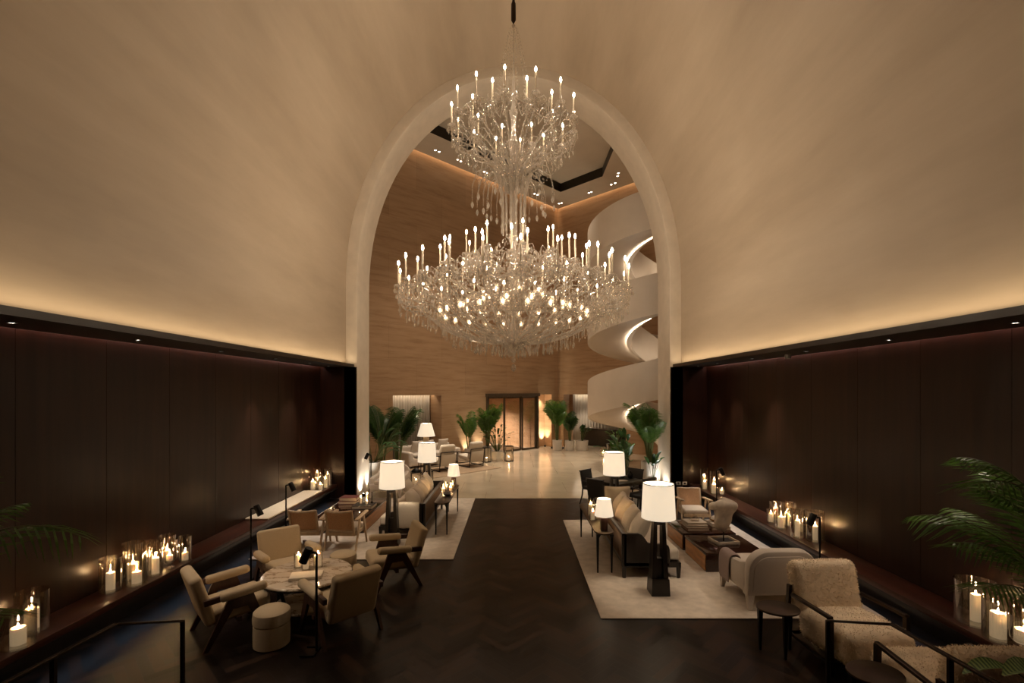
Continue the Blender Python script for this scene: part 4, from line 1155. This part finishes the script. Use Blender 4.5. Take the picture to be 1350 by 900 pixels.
# throw over the near arm of the left sofa
def sheet(name, pts, wdir, wid, mat, label, th=.014, wav=.006):
    n = len(pts); m_ = 10; vs = []
    for i, p in enumerate(pts):
        for j in range(m_+1):
            u = j/m_-.5; q = Vector(p)+Vector(wdir)*wid*u; q.z += wav*math.sin(j*1.9+i*.6); vs.append(q)
    fs = [(i*(m_+1)+j, i*(m_+1)+j+1, (i+1)*(m_+1)+j+1, (i+1)*(m_+1)+j) for i in range(n-1) for j in range(m_)]
    o = MB().add(vs, fs).build(name, M[mat], None, True, 80); s = o.modifiers.new('thickness', 'SOLIDIFY'); s.thickness = th; s.offset = 0
    s2 = o.modifiers.new('smooth', 'SUBSURF'); s2.levels = 1; s2.render_levels = 1
    return tag(o, label, 'throw')
sheet('throw_blanket', [(-2.1,9.71,.24), (-2.1,9.705,.42), (-2.1,9.705,.60), (-2.1,9.705,.72), (-2.1,9.735,.757), (-2.1,9.80,.757), (-2.1,9.842,.72), (-2.1,9.85,.60), (-2.1,9.86,.53)], (1,0,0), .42, 'ivory_cloth', 'cream throw hanging over the near arm of the left sofa')

console('console_table', 'slim bronze console table behind the right sofa with a small lamp', (1.50,8.93,RT), 90, 2.15, 'bronze console tables')
console('console_table', 'slim bronze console table behind the left sofa with glowing round votives', (-1.50,11.02,RT), 90, 2.12, 'bronze console tables')
CZ = RT+.672
TL = table_lamp('table_lamp', 'small lit lamp with dark block base on the right console', 'small console lamps', M['walnut'])
TL.location = (1.50,8.02,CZ); lamp_light((1.50,8.02), CZ+.44, 6)
dup(TL, (-1.46,11.80,CZ), 0, 'small lit lamp at the far end of the left console', 'small console lamps'); lamp_light((-1.46,11.80), CZ+.44, 6)
candle_cluster('on the right console', CZ, [(1.42,8.66,.06,.24,.038,.14,'cyl'), (1.54,8.80,.06,.26,.038,.16,'cyl'), (1.44,9.02,.06,.28,.038,.18,'cyl'), (1.56,9.10,.055,.22,.036,.12,'cyl')])
candle_cluster('on the left console', CZ, [(-1.60,11.02,.075,.19,.034,.08,'egg'), (-1.45,11.14,.075,.19,.034,.08,'egg'), (-1.58,11.28,.075,.19,.034,.09,'egg'), (-1.44,11.42,.075,.19,.034,.09,'egg')])
o = MB().lathe([(0,0), (.05,0), (.10,.03), (.115,.05), (.105,.05), (.05,.014), (0,.012)], 24).build('dish', M['black_metal']); o.location = (-1.46,10.72,CZ)
tag(o, 'small dark dish on the left console in front of the votives', 'dish')

# ------------------------------------------------------------------ pale curved armchairs
def curved_armchair(name, label, throw=False):
    t = thing(name, label, 'armchair'); m_ = M['white_fab']
    def arch(w_, h_, r):
        p = [(-w_/2, 0), (w_/2, 0)]
        for i in range(11):
            a = PI/2*i/10; p.append((w_/2-r+r*math.cos(a), h_-r+r*math.sin(a)))
        for i in range(11):
            a = PI/2+PI/2*i/10; p.append((-w_/2+r+r*math.cos(a), h_-r+r*math.sin(a)))
        return p
    Mb = T(0,-.36,.20) @ RX(8) @ RX(90)
    MB().extrude(arch(.94,.64,.26), .15, Mb, 0, .035).build('backrest', m_, t)
    MB().extrude([(x, y+.06) for x, y in arch(.80,.50,.20)], .02, T(0,-.435,.20) @ RX(8) @ RX(90), 0, .006).build('back_inset', m_, t)
    MB().rbox((0,.04,.29), (.90,.82,.20), .05, 3).build('seat_base', m_, t)
    MB().rbox((0,.10,.425), (.66,.72,.13), .05, 3, 3, .03).build('seat_cushion', m_, t)
    prof = [(-.40,.24), (.40,.24), (.41,.44), (.37,.53), (.28,.565), (.05,.57), (-.20,.60), (-.40,.66)]
    for s in (-1, 1):
        Ms = Matrix(((0,0,1,s*.405), (1,0,0,0), (0,1,0,0), (0,0,0,1)))
        MB().extrude(prof, .13, Ms, 0, .04).build('armrest', m_, t)
        for y in (-.37, .38): MB().taper((s*.42, y+(.02 if y > 0 else -.03), 0), (.05,.05), (s*.40, y, .24), (.10,.10)).build('leg', m_, t)
    return t
cv = curved_armchair('curved_armchair', 'pale armchair with rounded back seen from behind on the right rug'); cv.location = (3.63,7.02,RT); cv.rotation_euler = (0,0,math.radians(2))
dup(cv, (-3.58,14.02,0), 176, 'pale rounded armchair facing us by the left arch jamb'); 
sheet('throw_blanket', [(3.135,7.2,.20), (3.13,7.2,.42), (3.135,7.2,.56), (3.17,7.2,.612), (3.225,7.2,.625), (3.29,7.2,.61), (3.315,7.2,.54)], (0,1,0), .34, 'mauve', 'mauve throw folded over the arm of the pale rounded armchair', .02, .002)

# ------------------------------------------------------------------ shearling armchairs
def fleece(mb_list, seed, n, ln):
    """short curly blades over every face of the given meshes"""
    rnd = random.Random(seed); out = MB(); tot = []
    for mbx in mb_list:
        for f in mbx.f:
            p = [Vector(mbx.v[i]) for i in f]; nr = (p[1]-p[0]).cross(p[2]-p[0]); ar = nr.length
            if ar > 1e-8: tot.append((ar, p, nr.normalized()))
    wts = [a[0] for a in tot]
    for ar, p, nr in rnd.choices(tot, wts, k=n):
        u, v = rnd.random(), rnd.random(); q = p[0].lerp(p[1], u).lerp((p[3] if len(p) > 3 else p[2]).lerp(p[2], u), v)
        tan = nr.orthogonal().normalized(); tan = Matrix.Rotation(rnd.random()*2*PI, 3, nr) @ tan
        d = (nr*.42 + tan*.6 + Vector((0,0,-.5*(1-abs(nr.z))))).normalized(); s = nr.cross(d).normalized()*.0045; l = ln*rnd.uniform(.6,1.3)
        m2 = q + d*l*.6; e = q + d*l + Vector((0,0,-.2*l*(1-abs(nr.z)))); q = q - nr*.006
        out.add([q-s, q+s, m2+s*.7, m2-s*.7, e], [(0,1,2,3), (3,2,4)])
    return out
def shearling_chair(name, label):
    t = thing(name, label, 'armchair', group='shearling armchairs'); d = M['bronze']
    seat = MB().rbox((0,0,0), (.76,.84,.35), .10, 4, 4, .03, T(0,.12,.315) @ RX(4))
    back = MB().rbox((0,0,0), (.78,.22,.60), .09, 3, 3, 0, T(0,-.36,.66) @ RX(14))
    rr = random.Random(9)
    s_ = MB(); s_.v = list(seat.v); s_.f = list(seat.f); s_.m = list(seat.m); fl = fleece([seat], 3, 5000, .026); s_.add(fl.v, fl.f, I4, 1); s_.build('seat', [M['fleece'], M['fuzz']], t, True, 80)
    b_ = MB(); b_.v = list(back.v); b_.f = list(back.f); b_.m = list(back.m); fl = fleece([back], 4, 5000, .026); b_.add(fl.v, fl.f, I4, 1); b_.build('backrest', [M['fleece'], M['fuzz']], t, True, 80)
    for s in (-1, 1):
        f = MB(); x = s*.42
        f.rbox((0,0,0), (.05,.66,.04), .012, 2, 1, 0, T(x,.02,.595) @ RX(2)); 
        f.taper((x,.34,0), (.035,.045), (x,.33,.60), (.045,.05)); f.taper((x,-.42,0), (.035,.045), (x,-.37,.68), (.035,.05))
        f.box((x,-.03,.11), (.03,.74,.035)); f.build('arm_frame', d, t)
    for y in (.31, -.38): MB().box((0,y,.11), (.84,.035,.04)).build('cross_rail', d, t)
    return t
sh = shearling_chair('shearling_armchair', 'cream shearling armchair with dark frame facing us, beside the handrail'); sh.location = (3.75,5.46,0); sh.rotation_euler = (0,0,math.radians(face(.05,-1)))
dup(sh, (3.86,4.24,0), -2, 'cream shearling armchair at the bottom right edge, its back to us', 'shearling armchairs')
def side_table(name, label):
    t = thing(name, label, 'side table', group='dark oval side tables')
    out = [(.235*math.cos(2*PI*i/40), .20*math.sin(2*PI*i/40)) for i in range(40)]
    MB().extrude(out, .025, T(0,0,.505), 0, .008).build('table_top', M['bronze_top'], t)
    for a in (25, 155, 270):
        c_, s_ = .19*math.cos(math.radians(a)), .155*math.sin(math.radians(a))
        MB().taper((c_, s_, 0), (.022,.022), (c_, s_, .495), (.05,.05)).build('leg', M['black_metal'], t)
    return t
st_ = side_table('side_table', 'dark oval side table between the pale rounded and the shearling armchair'); st_.location = (3.04,5.56,0)
dup(st_, (3.20,4.28,0), 10, 'dark oval side table at the bottom edge before the shearling armchairs', 'dark oval side tables')

# ------------------------------------------------------------------ stair handrails
for sd, nm, xx in ((-1, 'left', 2.95), (1, 'right', 2.80)):
    t = thing('handrail', f'dark metal stair handrail at the bottom {nm} of the view', 'handrail', (sd*xx, 0, 0))
    pts = [(0,4.31,.955), (0,3.58,1.275), (0,1.6,1.36)]
    mb = MB()
    for p, q in zip(pts, pts[1:]):
        p, q = Vector(p), Vector(q); dv = q-p; an = math.degrees(math.atan2(dv.z, dv.y)); mb.rbox((0,0,0), (.034, dv.length+.02, .020), .006, 1, 1, 0, T(*((p+q)/2)) @ RX(an))
    mb.build('rail', M['bronze'], t)
    MB().box((0,4.31,.475), (.030,.022,.95)).build('post', M['bronze'], t)
    for y in (3.10, 1.9): MB().box((0,y,.42+.44), (.030,.022,.88)).build('post', M['bronze'], t)

# ------------------------------------------------------------------ ledge candles
LZ = .4005
candle_cluster('at the near end of the left ledge', LZ, [(-5.06,4.94,.140,.38,.062,.17,'cyl'), (-5.24,5.26,.145,.43,.062,.22,'cyl')])
candle_cluster('midway along the left ledge', LZ, [(-5.25,6.30,.122,.435,.050,.22,'cyl'), (-5.08,6.52,.125,.34,.055,.15,'cyl'), (-5.28,6.71,.130,.50,.07,.20,'cyl'), (-5.08,6.86,.085,.46,.046,.22,'cyl'),
    (-5.27,7.00,.105,.43,.042,.22,'cyl'), (-5.07,7.13,.10,.41,.04,.08,'foot'), (-5.27,7.36,.11,.41,.045,.16,'cyl'), (-5.04,7.42,.085,.38,.044,.11,'cyl')])
candle_cluster('at the far end of the left ledge', LZ, [(-5.26,12.68,.11,.45,.055,.22,'cyl'), (-5.05,12.66,.085,.30,.045,.14,'cyl'), (-5.27,12.98,.10,.52,.045,.40,'cyl'), (-5.05,12.98,.095,.36,.05,.24,'cyl'), (-5.10,13.28,.12,.46,.055,.30,'cyl')])
candle_cluster('at the far end of the right ledge', LZ, [(5.17,13.12,.115,.50,.05,.28,'cyl'), (5.07,12.82,.095,.34,.05,.18,'cyl'), (5.24,12.62,.115,.52,.05,.26,'cyl'), (5.08,12.26,.10,.46,.06,.22,'cyl'), (5.24,12.16,.075,.18,.05,.10,'cyl')])
candle_cluster('midway along the right ledge', LZ, [(5.10,9.58,.078,.27,.045,.16,'cyl'), (5.28,9.74,.115,.38,.05,.24,'cyl'), (5.08,9.18,.105,.34,.06,.20,'cyl'), (5.28,9.34,.112,.46,.05,.22,'cyl'),
    (5.06,8.62,.115,.50,.042,.28,'cyl'), (5.28,8.92,.10,.36,.055,.14,'cyl'), (5.24,8.40,.142,.52,.040,.24,'cyl')])
candle_cluster('at the near end of the right ledge', LZ, [(5.20,5.44,.19,.47,.05,.30,'cyl'), (5.09,5.08,.13,.41,.066,.26,'cyl'), (5.07,4.80,.11,.37,.075,.13,'foot'), (5.30,4.93,.10,.45,.05,.30,'cyl')])

# ------------------------------------------------------------------ dining table beyond the right sofa
t = thing('dining_table', 'square dark dining table behind the right sofa, under the leafy plants', 'table', (2.62,12.35,0), 38)
MB().rbox((0,0,.735), (1.02,1.02,.035), .008, 1).build('table_top', M['dark_wood'], t); MB().box((0,0,.68), (.90,.90,.08)).build('apron', M['dark_wood'], t)
for x in (-.43,.43):
    for y in (-.43,.43): MB().taper((x,y,0), (.04,.04), (x,y,.70), (.06,.06)).build('leg', M['dark_wood'], t)
def dining_chair(name, label, group):
    t = thing(name, label, 'chair', group=group); d = M['dark_wood']
    MB().rbox((0,0,.45), (.48,.46,.08), .025, 2, 2, .01).build('seat', M['black_cloth'], t)
    MB().rbox((0,0,0), (.48,.05,.44), .02, 2, 1, 0, T(0,-.25,.67) @ RX(10)).build('backrest', M['black_cloth'], t)
    f = MB(); f.rbox((0,0,0), (.50,.06,.03), .01, 1, 1, 0, T(0,-.295,.885) @ RX(10)); f.build('top_rail', d, t)
    for s in (-1, 1):
        MB().tube([(s*.21,.20,.42), (s*.21,.21,.2), (s*.215,.24,0)], [.022,.018,.014], 6).build('leg', d, t)
        MB().tube([(s*.21,-.22,.45), (s*.21,-.24,.25), (s*.215,-.32,0)], [.022,.018,.014], 6).build('leg', d, t)
        MB().tube([(s*.25,-.25,.64), (s*.26,0,.655), (s*.25,.16,.63), (s*.23,.19,.45)], .014, 6).build('armrest', d, t)
    return t
dg = 'dark dining chairs'
dc = dining_chair('dining_chair', 'dark dining chair on the aisle side of the square table, back to the hall', dg); dc.location = (2.14,12.80,0); dc.rotation_euler = (0,0,math.radians(face(.72,-.70)))
dup(dc, (2.14,11.80,0), face(.66,.75), 'dark dining chair nearest the right sofa and the lit lamp shade', dg)
dup(dc, (3.10,11.88,0), face(-.62,.78), 'dark dining chair right of the second pedestal lamp, seen from behind', dg)
dup(dc, (3.12,12.98,0), face(-.72,-.70), 'dark dining chair on the far side of the square table below the plants', dg)
o = MB().lathe([(0,0), (.05,0), (.075,.05), (.07,.11), (.03,.15), (.035,.18), (.028,.18), (.02,.15), (0,.14)], 20).build('dark_vase', M['black_metal']); o.location = (2.84,12.62,.754); tag(o, 'small dark round vase on the dining table, left of its pair', 'vase', 'dark vases')
o = o.copy(); COL.objects.link(o); o.location = (3.02,12.50,.754); tag(o, 'small dark round vase on the dining table, right of its pair', 'vase', 'dark vases')
o = MB().rbox((0,0,.008), (.24,.18,.016), .004, 1).build('napkin', M['ivory_cloth']); o.location = (2.72,12.10,.754); o.rotation_euler = (0,0,.4); tag(o, 'folded pale napkin on the dark dining table', 'napkin')

# ------------------------------------------------------------------ far lounge in the hall
def far_sofa():
    t = thing('white_sofa', 'long white sofa before the curtained recess in the hall', 'sofa', (-3.42,19.72,RT), face(.7071,-.7071)); m_ = M['white_fab']
    MB().rbox((0,0,.24), (2.5,.92,.34), .06, 2).build('seat_base', m_, t); MB().rbox((0,-.38,.52), (2.5,.22,.56), .08, 3).build('backrest', m_, t)
    for s in (-1, 1): MB().rbox((s*1.16,.04,.42), (.22,.86,.42), .08, 3).build('armrest', m_, t); MB().rbox((s*.52,.08,.45), (1.0,.72,.14), .05, 2, 3, .02).build('seat_cushion', m_, t)
    for s in (-1, 1):
        for y in (-.36,.36): MB().taper((s*1.1,y,0), (.04,.04), (s*1.1,y,.08), (.06,.06)).build('leg', M['dark_wood'], t)
far_sofa()
fz = face(.7071,-.7071)
for x, y, lb in ((-3.98,19.44,'leftmost cushion on the far white sofa'), (-3.6,19.78,'second cushion from the left on the far white sofa'), (-3.07,20.30,'right hand cushion on the far white sofa')):
    cushion(lb, (x+.10,y-.10,.80), fz, 70, (.5,.46,.15), 'white_fab', 'cushions on the far white sofa')
t = thing('tripod_table', 'small round dark table in front of the far white sofa', 'side table', (-3.42,18.0,RT+.004))
MB().lathe([(0,.50), (.27,.50), (.28,.51), (.27,.525), (0,.525)], 28).build('table_top', M['bronze_top'], t)
for a in (30,150,270):
    c_, s_ = math.cos(math.radians(a)), math.sin(math.radians(a)); MB().tube([(.16*c_,.16*s_,0), (.12*c_,.12*s_,.5)], .018, 6).build('leg', M['walnut'], t)
t = thing('standing_lamp', 'tall lamp with pale wood post and flared lit shade by the far white sofa', 'lamp', (-3.16,17.5,RT))
MB().rbox((0,0,.02), (.34,.34,.04), .01, 1).build('base', M['light_wood'], t); MB().taper((0,0,.04), (.12,.12), (0,0,1.36), (.17,.17)).build('post', M['light_wood'], t)
MB().lathe([(.32,1.36), (.19,1.82), (.186,1.82), (.316,1.36)], 36, close=True).build('lamp_shade', M['shade'], t); MB().lathe([(0,1.40), (.03,1.43), (.04,1.48), (0,1.54)], 12).build('bulb', M['lamp_bulb'], t)
lamp_light((-3.16,17.5), 1.62, 22)
def far_chair(name, label):
    t = thing(name, label, 'armchair', group='far cream armchairs'); d = M['dark_wood']; c = M['cream2']
    MB().rbox((0,0,0), (.62,.68,.16), .05, 3, 2, .02, T(0,.05,.36) @ RX(6)).build('seat_cushion', c, t)
    MB().rbox((0,0,0), (.62,.19,.70), .08, 3, 2, 0, T(0,-.34,.66) @ RX(16)).build('backrest', c, t)
    MB().rbox((0,0,0), (.62,.03,.44), .01, 1, 1, 0, T(0,-.455,.42) @ RX(8)).build('back_panel', c, t)
    f = MB()
    for s in (-1, 1):
        x = s*.345
        f.tube([(x,-.40,.03), (x,-.50,.72)], .020, 6); f.tube([(x,.36,.03), (x,.34,.56)], .018, 6); f.tube([(x,.35,.56), (x,-.47,.58)], .020, 6); f.tube([(x,-.42,.03), (x,.38,.03)], .022, 6)
    f.tube([(-.345,-.50,.72), (.345,-.50,.72)], .018, 6); f.tube([(-.345,-.40,.10), (.345,-.40,.10)], .018, 6); f.tube([(-.345,.36,.10), (.345,.36,.10)], .018, 6)
    f.build('chair_frame', d, t); return t
fc = far_chair('framed_armchair', 'dark framed cream armchair seen from behind in the hall, left of its pair'); fc.location = (-2.70,18.30,RT); fc.rotation_euler = (0,0,math.radians(face(-.62,.78)))
dup(fc, (-1.74,19.36,RT), face(-.68,.73), 'dark framed cream armchair seen from behind in the hall, right of its pair', 'far cream armchairs')

# lanterns
def lantern(name, label, loc, w_, h, rz=0, dome=True, group='dark metal lanterns'):
    t = thing(name, label, 'lantern', loc, rz, group); b = M['black_metal']; e = w_/2
    f = MB(); f.box((0,0,.012), (w_,w_,.024)); f.box((0,0,h-.01), (w_,w_,.02))
    for x in (-e+.01, e-.01):
        for y in (-e+.01, e-.01): f.box((x,y,h/2), (.02,.02,h))
    f.build('frame', b, t)
    if dome: MB().lathe([(e*.9,h), (e*.8,h+.05), (e*.35,h+.10), (.03,h+.12), (0,h+.12)], 16).build('dome_cap', b, t)
    MB().tube([(-.05,0,h+(.1 if dome else 0)), (-.05,0,h+.17), (.05,0,h+.17), (.05,0,h+(.1 if dome else 0))], .006, 5).build('handle', b, t)
    g_ = MB()
    for s in (-1,1): g_.box((s*(e-.012),0,h/2), (.003,w_-.05,h-.05)); g_.box((0,s*(e-.012),h/2), (w_-.05,.003,h-.05))
    g_.build('pane', M['glass'], t)
lantern('lantern', 'domed dark metal lantern on the stone floor behind the left sofa', (-3.0,14.9,0), .34, .52, 20)
lantern('lantern', 'slimmer square dark lantern right of the domed one behind the left sofa', (-2.62,15.0,0), .22, .54, 20, False)
candle_obj((-3.0,14.9,.025), .06, .24, 'lit candle inside the domed lantern behind the left sofa', 'lantern candles')
candle_obj((-2.62,15.0,.025), .05, .22, 'lit candle inside the slim square lantern behind the left sofa', 'lantern candles')
lantern('lantern', 'open dark lantern on the floor left of the glass door, nearer the armchair', (-1.15,20.5,0), .30, .62, 30, False)
lantern('lantern', 'open dark lantern on the floor just before the glass door', (-.20,20.75,0), .34, .66, 10, False)
candle_obj((-1.15,20.5,.025), .06, .14, 'lit candle in the lantern nearer the far armchair', 'lantern candles'); candle_obj((-.20,20.75,.025), .06, .14, 'lit candle in the lantern before the glass door', 'lantern candles')
glass_obj((4.12,22.2,0), .17, .42, 'large rounded glass with a candle on the stone floor near the dining table', 'floor candle glasses', 'egg')
candle_obj((4.12,22.2,.017), .06, .16, 'lit candle in the large rounded glass on the stone floor', 'lantern candles')
lantern('lantern', 'open dark lantern beside the rounded candle glass on the stone floor', (4.52,22.6,0), .30, .55, 15, False)

# ------------------------------------------------------------------ plants
def inL(m=.15): return lambda x, y: ((x-C[0])*.70711 - (y-C[1])*.70711) > m        # on the hall side of the left wall
def inR(m=.15): return lambda x, y: -((x-C[0])*.70711 + (y-C[1])*.70711) > m
both = lambda *f: (lambda x, y: all(g_(x, y) for g_ in f))
palm('potted_palm', 'big dark palm left of the curtained recess, behind the pale rounded armchair', (-4.42,16.3,0), 2.2, 1.0, 36, 11, (.28,.55), 'leaf_dark', 'tall potted palms', None, .034, 22, keep=lambda x, y: x < -3.7 and y > 16.0 and y < 17.1)
palm('potted_palm', 'second dark palm right of the big one near the curtain', (-4.15,17.35,0), 2.2, .9, 26, 12, (.24,.5), 'leaf_dark', 'tall potted palms', None, .032, 20, keep=lambda x, y: y > 16.9)
broad_plant('leafy_plant', 'bright green leafy plant in a white planter lit against the left arch jamb', (-4.38,15.08,0), 1.85, 34, 5, (.25,.80), 'leaf_broad', .34, .15, keep=lambda x, y: 14.75 < y < 15.55)
palm('potted_palm', 'tall palm with arching fronds in a tall white planter by the right arch jamb', (4.06,14.35,0), 2.45, .8, 30, 21, (.27,.92), 'leaf', 'tall potted palms', None, .020, 28, keep=lambda x, y: 3.2 < x < 4.26 and y < 14.95)
palm('potted_palm', 'tall palm left of the glass door behind the far armchairs', (-1.16,21.6,0), 2.2, .75, 22, 31, (.26,.55), 'leaf', 'tall potted palms', None, .04, 18, keep=both(inL(.5), lambda x, y: x > -1.62 and y > 21.0))
palm('potted_palm', 'smaller pale palm left of the tall palm by the glass door', (-1.92,21.1,0), 1.75, .7, 11, 32, (.22,.5), 'leaf', 'tall potted palms', None, .04, 16, keep=both(inL(.4), lambda x, y: x < -1.75))
broad_plant('leafy_shrub', 'dark small leaved shrub in a white pot before the glass door', (-.70,20.9,0), 1.55, 60, 33, (.26,.42), 'leaf_dark', .17, .10, lift=(50,85), keep=lambda x, y: y < 21.15)
palm('potted_palm', 'tall full palm in a white pot right of the glass door', (2.24,24.7,0), 2.35, .75, 30, 41, (.25,.52), 'leaf', 'tall potted palms', None, .045, 18, keep=both(inL(), inR(), lambda x, y: x < 2.62))
palm('potted_palm', 'lower dark palm in a white pot, middle of the three pots right of the door', (2.86,24.6,0), 1.7, .8, 16, 42, (.25,.5), 'leaf_dark', 'tall potted palms', None, .04, 16, keep=both(inR(), lambda x, y: 2.60 < x < 3.2))
broad_plant('leafy_shrub', 'small dark shrub in a wide white pot beside the reception desk', (3.48,24.6,0), 1.25, 34, 43, (.32,.5), 'leaf_dark', .22, .09, lift=(50,85), keep=lambda x, y: x > 3.3)
broad_plant('leafy_shrub', 'small spiky plant in a square white pot under the spiral staircase', (4.90,23.0,0), 1.25, 26, 44, (.20,.55), 'leaf', .26, .06, lift=(50,85))
palm('potted_palm', 'feathery palm rising behind the dining table lamp', (3.40,15.3,0), 1.3, .8, 16, 45, (.24,.55), 'leaf', 'tall potted palms', None, .026, 22, keep=lambda x, y: x < 3.7)
broad_plant('leafy_plant', 'broad leaved plant in a white planter right behind the dining chairs', (3.26,14.0,0), 1.75, 34, 46, (.20,.60), 'leaf_broad', .34, .14, lift=(50,85), keep=lambda x, y: x < 3.6)
broad_plant('leafy_plant', 'drooping broad leaves in a slim white pot right of the dining table', (3.85,13.4,0), 1.25, 10, 47, (.12,.62), 'leaf_broad', .30, .11, lift=(60,85), keep=lambda x, y: x > 3.6)
palm('potted_palm', 'large palm reaching in at the right edge before the dark wall', (4.66,4.0,0), 3.0, 1, 1, 51, (.20,.42), 'leaf', 'foreground palms', [(186,1.62,1.15,72,100),(158,1.7,1.05,76,84),(150,1.24,1.22,62,88),(172,1.15,1.05,62,80),(190,1.01,1.01,52,74),(222,1.10,1.05,60,70),(120,1.20,1.05,70,80),(100,1.29,1.12,80,60),(270,1.10,0.98,70,70),(165,1.38,1.01,80,75),(260,1.29,0.91,80,50)], .024, 22, width=.44)
palm('potted_palm', 'palm fronds reaching in at the left edge before the dark wall', (-4.70,3.50,0), 2.9, 1, 1, 52, (.20,.42), 'leaf', 'foreground palms', [(10,1.15,1.68,68,112),(40,1.20,1.20,78,80),(-8,0.85,1.33,55,78),(-40,1.10,1.20,70,80),(75,1.30,1.20,80,50),(100,1.20,1.20,75,60),(-75,1.20,1.20,70,70),(-100,1.20,1.03,70,60)], .022, 24, width=.36)
broad_plant('leafy_plant', 'striped broad leaves at the bottom right corner beside the shearling chair', (3.95,3.12,.42), 1.05, 16, 53, (.16,.28), 'leaf_striped', .40, .15, group='corner plants', lift=(35,65), keep=lambda x, y: y < 3.45)

# ------------------------------------------------------------------ reception desk
t = thing('reception_desk', 'dark reception desk in the room beyond the potted palms', 'desk', wall_local(1.75, 1.9, 0, 'R'), -45)
MB().rbox((0,0,.45), (2.7,.7,.90), .03, 2).build('counter', M['dark_wood'], t); MB().rbox((0,0,.925), (2.8,.8,.05), .01, 1).build('desk_top', M['macassar'], t)
o = MB().rbox((0,0,.004), (.30,.21,.008), .002, 1).build('paper_sheet', M['paper']); p = wall_local(.9, 1.75, .951, 'R'); o.location = p; o.rotation_euler = (0,0,-.7); tag(o, 'white papers lying on the dark reception desk', 'paper')

# ------------------------------------------------------------------ uplights at the jambs and behind plants
def uplight(label, loc, aim, e, col=(1,.93,.80), spot=70, rad=.04):
    t = thing('uplight', label, 'uplight', loc, 0, 'floor uplights')
    MB().lathe([(0,0), (.05,0), (.05,.09), (.042,.09), (.042,.075), (0,.075)], 16).build('housing', M['black_metal'], t)
    MB().lathe([(0,.078), (.041,.078)], 14).build('lens', M['down'], t)
    light('SPOT', 'uplight_beam', (loc[0], loc[1], loc[2]+.10), e, col, rad, spot, .8, aim)
uplight('small floor uplight at the foot of the left arch jamb', (-4.28,13.80,0), (-4.40,13.95,2.2), 60, (1,.97,.90), 120)
uplight('small floor uplight behind the white planter at the left arch jamb', (-4.27,14.45,0), (-4.40,14.4,2.4), 60, (1,.95,.85), 90)
uplight('small floor uplight at the foot of the right arch jamb', (4.25,13.80,0), (4.40,13.95,2.2), 60, (1,.97,.90), 120)
uplight('small floor uplight behind the tall palm at the right arch jamb', (4.26,14.72,0), (4.3,14.5,2.4), 90, (1,.95,.85), 90)
for i, (tt, lb) in enumerate(((.75,'nearer the corner'), (1.28,'nearer the glass door'))):
    p = wall_local(tt, -.25, 0, 'L'); uplight(f'small floor uplight in the bright niche right of the door, {lb}', p, wall_local(tt, -.5, 2.2, 'L'), 300, (1,.86,.64), 70)
for i, (tt, lb) in enumerate(((5.75,'right one'), (6.5,'left one'))):
    p = wall_local(tt, .16, 0, 'L'); uplight(f'small floor uplight behind the palms left of the door, {lb}', p, wall_local(tt, 0, 3.2, 'L'), 150, (1,.88,.66), 60)
uplight('small floor uplight behind the full palm right of the door', (2.0,25.3,0), (2.2,25.0,2.5), 100, (1,.90,.70), 70)
uplight('small floor uplight between the white pots right of the door', (2.58,25.2,0), (2.6,24.9,2.4), 100, (1,.90,.70), 70)
light('SPOT', 'staircase_wash', (3.4,20.3,12.7), 700, (1,.80,.56), .1, 50, .8, (5.2,19,5))
